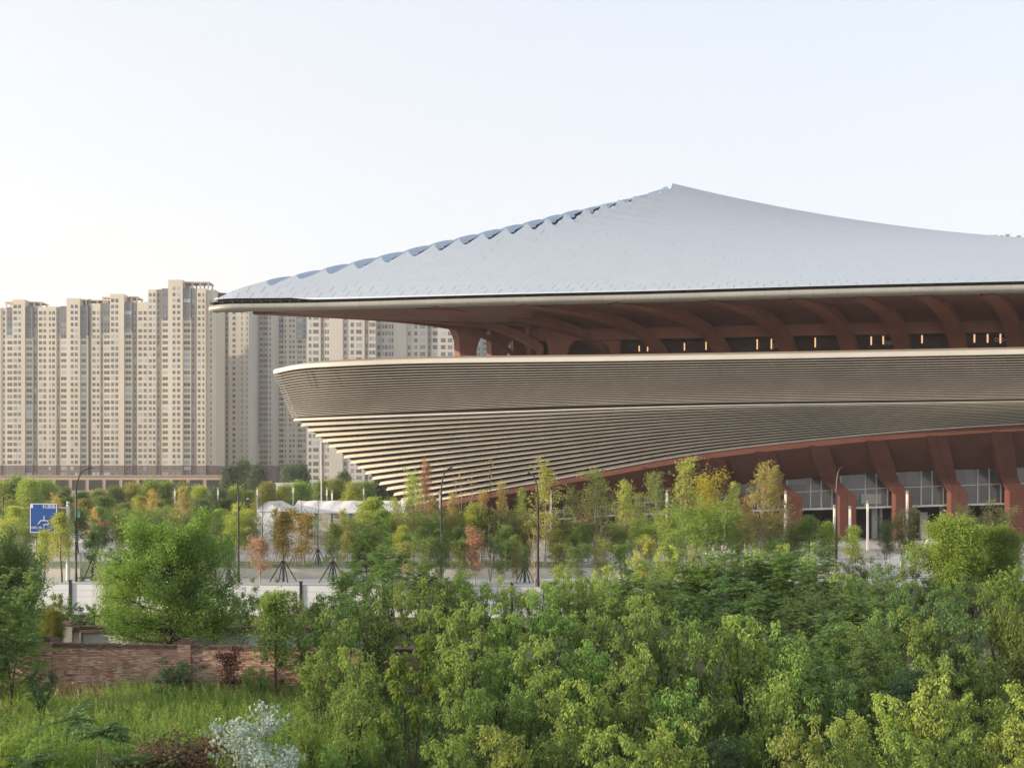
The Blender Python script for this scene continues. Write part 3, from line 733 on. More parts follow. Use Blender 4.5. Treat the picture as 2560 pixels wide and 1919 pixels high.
def tower(name, label, Y, bays, base_py=1163, depth=18.0, floor=3.0, mats=('tan_render', 'grey_render'), pergola=(), base_z=0.0, seed=0, basemat='brown_base', grey_to=5, dark=0.0, cyan=None):
    """bays: (px0, px1, top_py, protrusion m, windows spec, grey?)  windows spec: list of (u0,u1) fractions of the bay"""
    T = thing(name, label, 'apartment tower', 'apartment towers beyond the stadium')
    rw = random.Random(seed)
    wins = []
    zb = gz(base_py, Y)
    for bi, (x0, x1, tpy, pro, spec, grey) in enumerate(bays):
        X0, X1 = gx(x0, Y), gx(x1, Y); zt = gz(tpy, Y); yf = Y - pro
        mm = M['recess_shade_tan'] if grey == 2 else M[mats[0]]
        b = MB()
        zg = zt - grey_to * floor if grey == 1 else zt
        b.box((X0, yf, zb), (X1, Y + depth, zg)); b.build('facade_bay', mm, T)
        if grey == 1:
            b = MB(); b.box((X0, yf - 0.15, zg + 0.02), (X1, Y + depth, zt)); b.build('grey_bay', M[mats[1]], T)
        b = MB(); b.box((X0 + 0.01, yf + 0.05, base_z), (X1 - 0.01, Y + depth, zb - 0.02)); b.build('base_storeys', M[basemat], T)
        z = zb + 0.6; nf = int((zt - zb - 1.2) / floor)
        for k in range(-2, nf):
            zz = zb + 0.7 + k * floor
            for (u0, u1) in spec:
                yy = yf - (0.22 if (grey == 1 and zz + 2 > zg) else 0.06)
                if k < 0: yy = yf + 0.0
                h = 1.75
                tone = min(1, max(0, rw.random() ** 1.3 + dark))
                wins.append((X0 + (X1 - X0) * u0, X0 + (X1 - X0) * u1, yy, zz, zz + h, tone))
    for (x0, x1, y0, y1) in pergola:
        X0, X1 = gx(x0, Y), gx(x1, Y); za, zc = gz(y1, Y), gz(y0, Y); b = MB()
        n = max(2, int((X1 - X0) / 3.2))
        for i in range(n + 1):
            x = X0 + (X1 - X0) * i / n; b.box((x - 0.3, Y + 1, za), (x + 0.3, Y + 1.6, zc - 0.6)); b.box((x - 0.3, Y + 8, za), (x + 0.3, Y + 8.6, zc - 0.6))
        b.box((X0 - 0.6, Y + 0.6, zc - 0.59), (X1 + 0.6, Y + 9, zc)); b.build('roof_frame', M[mats[0]], T)
    # the lower right to upper left order does not matter: every pane has the same size in the picture
    wins.sort(key=lambda w_: -(w_[1] - w_[0]))
    def wmesh(ws):
        V, Fq, uv, tn_ = [], [], [], []
        for (a, c, y, z0, z1, tone) in ws:
            n = len(V); V += [(a, y, z0), (c, y, z0), (c, y, z1), (a, y, z1), (a, y + 0.2, z0), (c, y + 0.2, z0), (c, y + 0.2, z1), (a, y + 0.2, z1)]
            uv += [(0, 0), (1, 0), (1, 1), (0, 1)] * 2; tn_ += [tone] * 8
            Fq += [(n, n+1, n+2, n+3), (n+3, n+2, n+6, n+7), (n, n+4, n+5, n+1), (n, n+3, n+7, n+4), (n+1, n+5, n+6, n+2)]
        return np_mesh('window', V, np.array(Fq), M['apartment_glass'], tone=tn_, uv=uv)
    for w_ in wins[:90]: link('window', wmesh([w_]), T)
    if len(wins) > 90: tag(link('window', wmesh(wins[90:]), T), kind='stuff')
    return T
PAIR = [(0.18, 0.42), (0.58, 0.82)]; WIDE = [(0.08, 0.92)]; ONE = [(0.3, 0.7)]; SLIM = [(0.3, 0.62)]; TWO = [(0.1, 0.45), (0.6, 0.88)]
Y1 = 523.0
tower('apartment_tower', 'tan apartment tower at the frame edge, two low pergolas beside its raised core', Y1, [
    (-80, -12, 772, 0, PAIR + [(0.9, 0.98)], 0), (-12, 4, 770, 0.6, ONE, 0), (4, 19, 769, 0.3, SLIM, 0), (19, 35, 769, 0.9, WIDE, 1), (35, 66, 750, 1.6, [(0.08, 0.36), (0.46, 0.68)], 0),
    (66, 84, 768, 0.9, WIDE, 1), (84, 96, 768, 0.0, [(0.1, 0.6)], 2), (96, 119, 768, 0.6, TWO, 0), (119, 142, 767, 0.6, [(0.2, 0.4), (0.55, 0.85)], 0), (142, 153, 767, 0, [(0.3, 0.6)], 2),
    (153, 170, 766, 0.9, WIDE, 1), (170, 203, 747, 1.6, [(0.3, 0.52), (0.62, 0.84)], 0), (203, 222, 764, 0.9, [(0.1, 0.75)], 1)],
    pergola=[(13, 34, 753, 770), (67, 99, 753, 768), (203, 223, 747, 764)], seed=1, cyan=1)
tower('apartment_tower', 'tan apartment tower with a wide flat roof slab, between the taller pair of towers', Y1, [
    (224, 230, 759, 0, [], 2), (230, 252, 759, 0.6, TWO, 0), (252, 260, 759, 0, [(0.2, 0.6)], 2), (260, 278, 758, 0.9, WIDE, 1), (278, 313, 736, 1.6, [(0.08, 0.28), (0.38, 0.58)], 0),
    (313, 332, 756, 0.9, WIDE, 1), (332, 344, 756, 0, [(0.2, 0.7)], 2), (344, 370.5, 755.5, 0.6, TWO, 0)],
    pergola=[(222, 280, 748, 759), (256, 277, 741, 758), (314, 340, 740, 756)], seed=2)
tower('apartment_tower', 'tallest tan apartment tower, roof pergola beside its high core, just left of the roof tip', Y1, [
    (371, 392, 724, 0.6, TWO, 0), (392, 406, 723, 0, [(0.15, 0.5)], 2), (406, 423, 722, 0.9, WIDE, 1), (423, 459, 701, 1.6, [(0.3, 0.5), (0.62, 0.82)], 0), (459, 479, 721, 0.9, WIDE, 1),
    (479, 493, 721, 0, [(0.15, 0.5)], 2), (493, 515, 721, 0.6, [(0.1, 0.42), (0.62, 0.85)], 0), (515, 537, 723, -1.5, [(0.4, 0.55)], 0)],
    pergola=[(459, 519, 703, 721)], seed=3)
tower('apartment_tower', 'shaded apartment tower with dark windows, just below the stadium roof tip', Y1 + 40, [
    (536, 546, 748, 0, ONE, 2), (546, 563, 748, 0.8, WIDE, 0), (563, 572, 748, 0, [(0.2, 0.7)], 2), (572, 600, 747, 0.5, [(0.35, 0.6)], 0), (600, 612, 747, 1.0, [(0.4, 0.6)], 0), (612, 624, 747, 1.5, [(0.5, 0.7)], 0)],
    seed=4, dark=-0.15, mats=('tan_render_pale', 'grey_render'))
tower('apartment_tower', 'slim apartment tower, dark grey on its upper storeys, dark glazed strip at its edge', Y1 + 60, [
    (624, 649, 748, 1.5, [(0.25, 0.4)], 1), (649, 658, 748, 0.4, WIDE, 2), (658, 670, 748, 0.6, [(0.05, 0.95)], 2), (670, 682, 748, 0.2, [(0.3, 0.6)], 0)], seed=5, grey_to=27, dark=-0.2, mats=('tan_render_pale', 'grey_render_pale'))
tower('apartment_tower', 'narrow tan apartment tower with grey corner bays, seen above the bowl tip', 600.0, [
    (688, 693, 770, 0, [], 0), (693, 711, 784, 0.6, WIDE, 1), (711, 722, 762, 1.2, [(0.2, 0.5)], 0), (722, 742, 762, 1.2, [(0.1, 0.38), (0.55, 0.8)], 0), (742, 766, 783, 0.6, [(0.08, 0.6), (0.7, 0.9)], 1)], seed=6,
    base_py=1160, mats=('tan_render', 'grey_render_pale'))
def slab_bays(px, top, seq):
    out = []
    for w_, pro, sp, gr in seq: out.append((px, px + w_, top, pro, sp, gr)); px += w_
    return out
W2 = [(0.15, 0.4), (0.52, 0.9)]
seqA = [(34, 0.6, [(0.12, 0.32), (0.45, 0.85)], 0), (10, 0, [(0.3, 0.6)], 2), (12, 0.6, [(0.1, 0.4), (0.6, 0.9)], 0), (34, 1.2, [], 0), (14, 0.2, [(0.2, 0.6)], 0), (16, 0.8, [(0.3, 0.8)], 0),
        (24, 0.9, [(0.12, 0.7)], 0), (10, 0, [(0.3, 0.7)], 2), (18, 0.8, [(0.1, 0.42), (0.5, 0.9)], 0)]
tower('apartment_tower', 'pale apartment slab with blank wall panels, behind the bowl tip and below the roof', 450.0, slab_bays(768, 752, seqA), seed=7, floor=3.0, base_py=1220, mats=('tan_render_pale', 'grey_render'))
tower('apartment_tower', 'pale apartment slab seen between the deck and the roof, left of the curved pier', 455.0, slab_bays(941, 752, [(12, 0, [(0.2, 0.8)], 0), (18, 0.6, W2, 0), (14, 0.8, [(0.1, 0.4), (0.6, 0.9)], 0), (32, 1.3, [], 0), (14, 0.3, [(0.2, 0.7)], 0), (16, 0.8, [(0.3, 0.8)], 0), (22, 0.9, [(0.15, 0.75)], 0), (10, 0, [(0.3, 0.7)], 2), (58, 0.7, [(0.05, 0.25), (0.4, 0.6), (0.7, 0.9)], 0)]),
      seed=8, base_py=1220, mats=('tan_render_pale', 'grey_render'))
tower('apartment_tower', 'grey apartment slab glimpsed through the arched openings under the stadium roof', 560.0, slab_bays(1150, 760, [(30, 0.5, W2, 0), (24, 0.8, PAIR, 0), (30, 0.2, W2, 0), (40, 0.7, PAIR, 0), (40, 0.2, W2, 0)]), seed=9, base_py=1200, mats=('grey_render_pale', 'grey_render'))
# low retail podium in front of the towers
T = thing('retail_podium', 'low pinkish podium building with dark openings at the foot of the towers', 'building')
Yp = 470.0; M['pink_render'] = plain('pink_render', (0.46, 0.35, 0.27), 0.85, var=0.08, scale=0.05)
b = MB(); b.box((gx(-60, Yp), Yp, 0), (gx(600, Yp), Yp + 12, gz(1190, Yp))); b.build('wall', M['pink_render'], T)
for i in range(15):
    x0 = -30 + i * 42; b = MB(); b.box((gx(x0, Yp), Yp - 0.15, gz(1225, Yp)), (gx(x0 + 33, Yp), Yp, gz(1199, Yp))); b.build('window', M['louvre_back'], T)
b = MB(); b.box((gx(-62, Yp), Yp - 0.6, gz(1190, Yp) + 0.02), (gx(602, Yp), Yp + 12, gz(1187.5, Yp))); b.build('parapet', M['pink_render'], T)
# pair of pale buildings behind the marquees
T = thing('low_building', 'small white building with a flat roof among the far trees', 'building')
Yq = 300.0; b = MB(); b.box((gx(690, Yq), Yq, 0), (gx(740, Yq), Yq + 12, gz(1209, Yq))); b.build('wall', M['white_paint'], T)
b = MB(); b.box((gx(688, Yq), Yq - 0.5, gz(1209, Yq) + 0.02), (gx(742, Yq), Yq + 12.5, gz(1206, Yq))); b.build('roof', M['light_metal'], T)
# ------------------------------------------------------------------ vegetation builders
def unit(v): return v / (np.linalg.norm(v, axis=-1, keepdims=True) + 1e-9)
def leaves_mesh(name, pos, d, nrm, L, W, tone, mat, fold=0.25):
    """one folded two-triangle leaf per position"""
    n = len(pos); d = unit(d); s = unit(np.cross(d, nrm)); u = np.cross(s, d)
    L = np.broadcast_to(L, (n,))[:, None]; W = np.broadcast_to(W, (n,))[:, None]
    V = np.empty((n, 4, 3), np.float32)
    V[:, 0] = pos; V[:, 2] = pos + d * L - u * L * 0.12
    m = pos + d * L * 0.45
    V[:, 1] = m + s * W * 0.5 + u * W * fold; V[:, 3] = m - s * W * 0.5 + u * W * fold
    i = np.arange(n)[:, None] * 4
    Fq = np.concatenate([i + np.array([[0, 1, 2]]), i + np.array([[0, 2, 3]])], 1).reshape(-1, 3)
    return np_mesh(name, V.reshape(-1, 3), Fq, mat, tone=np.repeat(tone, 4))
def rv(rng, n, s=1.0): return rng.normal(0, s, (n, 3))

def skeleton(rng, Ht, th, Rr, n1, n2, el=0.6, prof=None, stems=1, spread=0.0, curve=0.35, r0=0.1, wob=0.04, sub=(0.28, 0.5), sides=5, lean=0.0):
    prof = prof or (lambda t: math.sin(math.pi * min(1, 0.15 + 0.85 * t)) ** 0.6)
    mb = MB(); tips = []
    for s in range(stems):
        az = 2 * math.pi * (s + rng.uniform(-.3, .3)) / max(stems, 1)
        out = np.array([math.cos(az), math.sin(az), 0]) * spread * rng.uniform(0.6, 1.2) + np.array([lean, 0, 0])
        hs = Ht * (rng.uniform(0.78, 1.0) if stems > 1 else 1.0)
        tr = [np.array([0, 0, -0.15])]; w = np.zeros(3)
        for i in range(1, 9):
            t = i / 8; w = w + np.array([rng.normal(0, wob), rng.normal(0, wob), 0]) * hs / 4
            tr.append(np.array([0, 0, hs * 0.95 * t]) + out * hs * (t ** 1.25) + w)
        mb.tube(tr, r0, r0 * 0.12, sides)
        def at(t):
            q = max(0, min(7.999, t * 8)); i = int(q); return tr[i] + (tr[i+1] - tr[i]) * (q - i)
        nb = max(2, int(n1 / stems))
        for i in range(nb):
            t = th / Ht + (0.97 - th / Ht) * (i + rng.uniform(0, 1)) / nb
            p0 = at(t); a = i * 2.399 + rng.uniform(-.5, .5) + s
            tt = (t - th / Ht) / max(1e-3, 1 - th / Ht)
            Lb = Rr * prof(tt) * rng.uniform(0.7, 1.12)
            e = el + 0.5 * tt + rng.normal(0, 0.12)
            dr = np.array([math.cos(a) * math.cos(e), math.sin(a) * math.cos(e), math.sin(e)])
            pts = [p0]; dd = dr.copy()
            for k in range(4):
                dd = unit(dd + np.array([0, 0, curve * 0.25]) + rng.normal(0, 0.10, 3)); pts.append(pts[-1] + dd * Lb / 4)
            rb_ = r0 * 0.40 * (1 - 0.6 * t)
            mb.tube(pts, rb_, rb_ * 0.2, max(3, sides - 2), cap=False)
            tips.append((pts[-1], dd, 1.0))
            for j in range(n2):
                q = rng.uniform(0.3, 0.98) * 4; k = min(3, int(q)); b0 = pts[k] + (pts[k+1] - pts[k]) * (q - k)
                d2 = unit(dd * 0.7 + rng.normal(0, 0.65, 3) + np.array([0, 0, 0.2])); L2 = Lb * rng.uniform(*sub)
                b1 = b0 + d2 * L2 * 0.55; b2 = b1 + unit(d2 + np.array([0, 0, 0.2]) + rng.normal(0, .2, 3)) * L2 * 0.45
                mb.tube([b0, b1, b2], rb_ * 0.45, rb_ * 0.15, 3, cap=False)
                tips += [(b1, d2, 0.8), (b2, d2, 1.0)]
    return mb, tips

def scatter(rng, tips, per, sig, L, W, up=0.5, droop=0.0, tone_clump=0.35):
    P0 = np.array([t[0] for t in tips]); D0 = np.array([t[1] for t in tips]); n = len(tips)
    ct = rng.uniform(0, 1, n)
    idx = np.repeat(np.arange(n), per); N = len(idx)
    off = rv(rng, N) * np.array([1, 1, 0.75]) * sig
    pos = P0[idx] + off
    d = unit(D0[idx] * 0.35 + unit(off) * 0.5 + rv(rng, N, 0.6) + np.array([0, 0, -droop]))
    nr = unit(np.array([0, 0, up]) + rv(rng, N, 0.55))
    tone = np.clip(ct[idx] * tone_clump + rng.uniform(0, 1, N) * (1 - tone_clump), 0, 1)
    ln = L * rng.uniform(0.6, 1.25, N)
    return pos, d, nr, ln, ln * (W / L), tone
def whorls(rng, tips, per, L, droop=0.9, back=0.4):
    """drooping umbrella of broad leaves round every twig end"""
    P0 = np.array([t[0] for t in tips]); D0 = np.array([t[1] for t in tips]); n = len(tips)
    idx = np.repeat(np.arange(n), per); N = len(idx); k = np.tile(np.arange(per), n)
    az = k * 2.399 + rng.uniform(0, 6.28, n)[idx]; bk = rng.uniform(0, 1, N)
    pos = P0[idx] - unit(D0[idx] + np.array([0, 0, 0.8])) * (bk * back)[:, None]
    hz = np.stack([np.cos(az), np.sin(az), 0 * az], 1)
    d = hz * rng.uniform(0.5, 1.0, N)[:, None] + np.array([0, 0, -1]) * (droop * (0.25 + 0.9 * bk) + rng.normal(0, .15, N))[:, None]
    pos = pos + hz * 0.08 + rv(rng, N, 0.02)
    ct = rng.uniform(0, 1, n)
    tone = np.clip(0.35 * ct[idx] + 0.5 * (1 - bk) * rng.uniform(0.3, 1, N) + rng.uniform(0, .35, N), 0, 1)
    ln = L * rng.uniform(0.55, 1.2, N)
    return pos, d, unit(hz * 0.6 + np.array([0, 0, 1.0]) + rv(rng, N, .2)), ln, ln * rng.uniform(0.38, 0.58, N), tone
def fronds(rng, tips, per, L, pairs=8, lw=0.035, ll=0.10, arch=0.5):
    """pinnate leaves: leaflets in pairs along an arching stalk"""
    P0 = np.array([t[0] for t in tips]); D0 = np.array([t[1] for t in tips]); n = len(tips)
    idx = np.repeat(np.arange(n), per); N = len(idx)
    az = rng.uniform(0, 6.28, N); e = rng.uniform(-0.1, 0.8, N)
    d = unit(np.stack([np.cos(az) * np.cos(e), np.sin(az) * np.cos(e), np.sin(e)], 1) + D0[idx] * 0.4)
    ln = L * rng.uniform(0.6, 1.15, N); ct = rng.uniform(0, 1, n)[idx]
    up = np.array([0, 0, 1.0]); sd = unit(np.cross(d, up[None] + 1e-3))
    ps, ds, ns, tn = [], [], [], []
    for i in range(1, pairs + 1):
        f = i / pairs
        p = P0[idx] + d * (ln * f)[:, None] - up * (ln * arch * f ** 2)[:, None] + rv(rng, N, 0.01)
        td = unit(d - up * (2 * arch * f))
        for s in (-1, 1):
            ps.append(p); ds.append(unit(sd * s + td * 0.5 - up * 0.15)); ns.append(unit(up + rv(rng, N, 0.25))); tn.append(np.clip(0.4 * ct + rng.uniform(0, .6, N), 0, 1))
    pos = np.concatenate(ps); M_ = len(pos)
    l2 = ll * rng.uniform(0.7, 1.15, M_)
    return pos, np.concatenate(ds), np.concatenate(ns), l2, l2 * (lw / ll), np.concatenate(tn)

def plant(name, label, cat, group, mb, lv, bark, col, trunk_name='trunk', crown_name='crown', fold=0.25):
    T = thing(name, label, cat, group)
    mb.build(trunk_name, bark, T)
    c = link(crown_name, leaves_mesh(crown_name, *lv, M['leaf'], fold), T); c.color = (*col, 1)
    return T
PROTO = {}
def proto(key, fn, n):
    PROTO[key] = [fn(np.random.default_rng(hash_(key) + i)) for i in range(n)]
def hash_(s): return sum(ord(c) * (i + 7) for i, c in enumerate(s)) % 100000
ORD = ['first', 'second', 'third', 'fourth', 'fifth', 'sixth', 'seventh', 'eighth', 'ninth', 'tenth', 'eleventh', 'twelfth', 'thirteenth', 'fourteenth', 'fifteenth', 'sixteenth', 'seventeenth', 'eighteenth', 'nineteenth', 'twentieth']
USED = {}
def put(key, variant, name, label, cat, group, px, Y, h, col, wide=1.0, rz=None, z=0.0, rng=random.Random(11)):
    """stand a plant of height h at photo column px, depth Y; copies share mesh data"""
    mb, lv, bark, hh, tn, cn, meshes = PROTO[key][variant % len(PROTO[key])]
    if not meshes:
        t_ = mb.build(tn, bark); c_ = link(cn, leaves_mesh(cn, *lv, M['leaf']))
        meshes += [t_.data, c_.data]; bpy.data.objects.remove(t_); bpy.data.objects.remove(c_)
    T = thing(name, label, cat, group, (gx(px, Y), Y, z), rng.uniform(0, 6.28) if rz is None else rz)
    s = h / hh; T.scale = (s * wide, s * wide, s)
    link(tn, meshes[0], T); c = link(cn, meshes[1], T); c.color = (*col, 1)
    return T

M['stem_brown'] = plain('stem_brown', (0.13, 0.095, 0.06), 0.9, var=0.35, scale=3)
# -- kinds -----------------------------------------------------------------------
def k_mulberry(rng):
    mb, tips = skeleton(rng, 4.6, 0.7, 1.35, 32, 4, el=0.7, stems=6, spread=0.25, r0=0.050, curve=0.5, wob=0.03, sub=(0.3, 0.6), prof=lambda t: 1.0 - 0.45 * t)
    return mb, whorls(rng, tips, 10, 0.165, droop=1.15, back=0.30), M['bark'], 4.6, 'stem', 'crown', []
proto('mulberry', k_mulberry, 7)
def k_sapling(rng):
    mb, tips = skeleton(rng, 4.6, 1.9, 0.95, 13, 4, el=0.7, stems=2, spread=0.10, r0=0.05, curve=0.4, wob=0.02)
    return mb, whorls(rng, tips, 12, 0.175, droop=1.0), M['bark'], 4.6, 'stem', 'crown', []
proto('sapling', k_sapling, 2)
def k_pinnate(rng):
    mb, tips = skeleton(rng, 5.2, 1.3, 2.0, 24, 4, el=0.35, stems=2, spread=0.12, r0=0.06, curve=0.3, wob=0.05, prof=lambda t: 1.0 - 0.35 * t)
    return mb, fronds(rng, tips, 5, 0.55, 9, 0.055, 0.14, 0.35), M['bark'], 5.2, 'trunk', 'crown', []
proto('pinnate', k_pinnate, 5)
def k_round(rng):
    mb, tips = skeleton(rng, 6.2, 1.0, 3.1, 60, 10, el=0.12, r0=0.19, curve=0.15, wob=0.03, sub=(0.25, 0.45), prof=lambda t: 1.0 if t < .42 else max(0.30, math.cos((t - .42) * 1.8)), sides=7)
    return mb, scatter(rng, tips, 54, 0.18, 0.115, 0.07, 0.9, tone_clump=0.7), M['bark'], 6.9, 'trunk', 'crown', []
proto('round', k_round, 2)
def k_ball(rng):
    mb, tips = skeleton(rng, 4.6, 1.1, 1.9, 40, 9, el=0.5, r0=0.13, curve=0.3, sub=(0.25, 0.45), prof=lambda t: 0.75 if t < .15 else max(0.3, math.cos((t - .35) * 1.6)))
    return mb, scatter(rng, tips, 60, 0.20, 0.10, 0.06, 0.9, tone_clump=0.4), M['bark'], 5.2, 'trunk', 'crown', []
proto('ball', k_ball, 2)
def k_leafy(rng):       # bushy young street tree
    mb, tips = skeleton(rng, 6.0, 1.8, 1.35, 22, 5, el=0.7, r0=0.075, curve=0.5, wob=0.02, prof=lambda t: max(0.3, math.sin(math.pi * min(1, .25 + .75 * t)) ** .7))
    return mb, scatter(rng, tips, 21, 0.19, 0.15, 0.085, 0.7, tone_clump=0.55), M['bark'], 6.4, 'trunk', 'crown', []
proto('leafy', k_leafy, 5)
def k_feather(rng):     # soft fine-leaved multi-stem tree, stems showing
    mb, tips = skeleton(rng, 6.0, 1.3, 1.5, 30, 6, el=0.9, stems=4, spread=0.17, r0=0.05, curve=0.5, wob=0.02, sub=(0.3, 0.6), prof=lambda t: 1.05 - .4 * t)
    return mb, scatter(rng, tips, 17, 0.17, 0.15, 0.055, 0.4, droop=0.1, tone_clump=0.5), M['pale_bark'], 6.4, 'stem', 'crown', []
proto('feather', k_feather, 5)
def k_sparse(rng):      # slender tree with leaves only along its long whips
    mb, tips = skeleton(rng, 7.4, 1.5, 2.6, 34, 6, el=0.85, r0=0.08, curve=0.75, wob=0.015, sub=(0.3, 0.55), prof=lambda t: 1.0 - 0.55 * t)
    return mb, scatter(rng, tips, 8, 0.10, 0.12, 0.08, 0.5), M['pale_bark'], 8.4, 'trunk', 'crown', []
proto('sparse', k_sparse, 4)
def k_bare(rng):
    mb, tips = skeleton(rng, 6.4, 0.5, 2.0, 26, 6, el=0.95, stems=4, spread=0.16, r0=0.05, curve=0.55, wob=0.02, sub=(0.3, 0.6), prof=lambda t: 0.9 - 0.4 * t)
    return mb, scatter(rng, tips[::4], 3, 0.12, 0.13, 0.08, 0.5), M['pale_bark'], 6.6, 'stem', 'crown', []
proto('bare', k_bare, 3)
def k_twig(rng):        # tall conical leafless leader
    mb, tips = skeleton(rng, 8.0, 1.5, 1.6, 34, 4, el=0.75, r0=0.06, curve=0.5, wob=0.01, sub=(0.25, 0.5), prof=lambda t: 1.0 - 0.75 * t)
    return mb, scatter(rng, tips[::5], 2, 0.10, 0.11, 0.07, 0.5), M['bark'], 8.2, 'trunk', 'crown', []
proto('twig', k_twig, 2)
def k_autumn(rng):
    mb, tips = skeleton(rng, 5.4, 0.9, 1.5, 26, 5, el=0.9, stems=3, spread=0.14, r0=0.05, curve=0.5, wob=0.02)
    return mb, scatter(rng, tips, 11, 0.2, 0.15, 0.09, 0.5, tone_clump=0.5), M['pale_bark'], 5.6, 'stem', 'crown', []
proto('autumn', k_autumn, 3)
def k_poplar(rng):      # dense distant tree
    mb, tips = skeleton(rng, 9.0, 1.6, 2.6, 30, 6, el=0.6, r0=0.14, curve=0.4, wob=0.03, prof=lambda t: max(0.3, 1 - 0.6 * t))
    return mb, scatter(rng, tips, 26, 0.42, 0.24, 0.15, 0.7, tone_clump=0.5), M['bark'], 9.9, 'trunk', 'crown', []
proto('poplar', k_poplar, 5)
def k_dark(rng):        # big hazy tree near the towers
    mb, tips = skeleton(rng, 15, 1.5, 4.6, 34, 6, el=0.6, r0=0.25, curve=0.4, prof=lambda t: max(0.25, 1 - 0.7 * t))
    return mb, scatter(rng, tips, 26, 0.8, 0.6, 0.4, 0.7, tone_clump=0.5), M['bark'], 16, 'trunk', 'crown', []
proto('dark', k_dark, 3)
def k_willow(rng):
    mb, tips = skeleton(rng, 5.6, 1.8, 1.7, 26, 4, el=0.8, r0=0.12, curve=0.2)
    P0 = np.array([t[0] for t in tips]); n = len(tips); per = 5; k = 26
    st = np.repeat(P0, per, 0) + rv(rng, n * per, 0.35); ln = rng.uniform(0.9, 2.4, n * per)
    f = np.tile(np.linspace(0.02, 1, k), n * per); i = np.repeat(np.arange(n * per), k)
    o = rng.normal(0, 0.25, (n * per, 2)) + 0.25 * unit(st[:, :2])
    pos = st[i].copy(); pos[:, 2] -= f * ln[i]; pos[:, :2] += o[i] * (f[:, None] ** 0.6); pos += rv(rng, len(i), 0.03)
    d = unit(rv(rng, len(i), 0.35) + np.array([0, 0, -1])); l = 0.13 * rng.uniform(.6, 1.2, len(i))
    return mb, (pos, d, unit(rv(rng, len(i))), l, l * 0.2, np.clip(rng.uniform(0, 1, len(i)), 0, 1)), M['bark'], 6.2, 'trunk', 'crown', []
proto('willow', k_willow, 1)
def k_shrub(rng):
    mb, tips = skeleton(rng, 1.5, 0.1, 0.75, 26, 3, el=0.6, stems=7, spread=0.5, r0=0.02, curve=0.4, wob=0.05)
    return mb, scatter(rng, tips, 11, 0.09, 0.10, 0.055, 0.7, tone_clump=0.4), M['bark'], 1.6, 'stem', 'crown', []
proto('shrub', k_shrub, 4)
def k_silver(rng):
    mb, tips = skeleton(rng, 1.9, 0.15, 0.55, 30, 4, el=0.9, stems=7, spread=0.42, r0=0.018, curve=0.4, wob=0.05)
    return mb, scatter(rng, tips, 5, 0.12, 0.085, 0.075, 0.4, droop=0.3), M['pale_bark'], 2.0, 'stem', 'crown', []
proto('silver', k_silver, 2)
def k_ailanthus(rng):
    mb = MB(); h = 1.35; mb.tube([(0, 0, -0.1), (0.04, 0, 0.5), (0.1, 0.02, h * 0.9)], 0.025, 0.012, 5)
    tips = [(np.array([0.1, 0.02, h * 0.9 - 0.03 * i]), np.array([0, 0, 0.2]), 1) for i in range(3)]
    return mb, fronds(rng, tips, 7, 0.75, 11, 0.06, 0.17, 0.30), M['pale_bark'], 1.5, 'stem', 'crown', []
proto('ailanthus', k_ailanthus, 3)
# ------------------------------------------------------------------ foreground walls, hoarding, fence
t = NT('old_brick')
g = t.sep(t.obj()); vec = t.comb(t.math('ADD', g[0], g[1]), g[2], 0.0)
br = t.new('ShaderNodeTexBrick'); t.l.new(vec, br.inputs['Vector']); br.inputs['Scale'].default_value = 1.0
br.inputs['Brick Width'].default_value = 0.25; br.inputs['Row Height'].default_value = 0.068; br.inputs['Mortar Size'].default_value = 0.010; br.inputs['Mortar Smooth'].default_value = 0.2; br.inputs['Bias'].default_value = -0.1
br.inputs['Color1'].default_value = (0.44, 0.205, 0.14, 1); br.inputs['Color2'].default_value = (0.72, 0.48, 0.36, 1); br.inputs['Mortar'].default_value = (0.10, 0.075, 0.06, 1)
rw_ = t.math('FLOOR', t.math('DIVIDE', g[2], 0.068)); cl_ = t.math('FLOOR', t.math('DIVIDE', t.math('ADD', vec.node.inputs[0].links[0].from_socket, t.math('MULTIPLY', rw_, 0.125)), 0.25))
w1 = t.white(t.comb(cl_, rw_, 1.0))
c0 = t.mix(t.math('MULTIPLY', t.math('GREATER_THAN', w1, 0.86), 0.7), br.outputs[0], (0.58, 0.50, 0.44))
c0 = t.mix(t.math('MULTIPLY', t.math('LESS_THAN', w1, 0.12), 0.6), c0, (0.16, 0.09, 0.07))
c0 = t.mix(t.ramp(t.noise(1.3, 6), 0.48, 0.72), c0, (0.42, 0.265, 0.20))
c0 = t.mix(t.math('MULTIPLY', t.ramp(t.noise(0.6, 5), 0.52, 0.75), 0.45), c0, (0.52, 0.44, 0.36))
t.base(c0); bm = t.math('ADD', t.math('MULTIPLY', t.math('SUBTRACT', 1.0, br.outputs['Fac']), 1.0), t.math('MULTIPLY', w1, 0.5)); t.bump(bm, 0.02, 0.8); M['old_brick'] = t.set(0.92)
M['cap_brick'] = plain('cap_brick', (0.15, 0.095, 0.07), 0.95, var=0.45, scale=4, bump=0.03)
T = thing('brick_wall', 'old red brick wall with two square piers behind the weedy meadow', 'wall')
rw2 = random.Random(3)
A0, A1 = np.array([gx(-700, 46.0), 46.0]), np.array([gx(1150, 42.6), 42.6]); dv = (A1 - A0); Lw = np.linalg.norm(dv); ang = math.atan2(dv[1], dv[0])
T.location = (A0[0], A0[1], 0); T.rotation_euler = (0, 0, ang)
b = MB(); b.box((0, 0, -0.1), (Lw, 0.37, 2.02)); b.build('wall_face', M['old_brick'], T)
b = MB(); x = 0.0
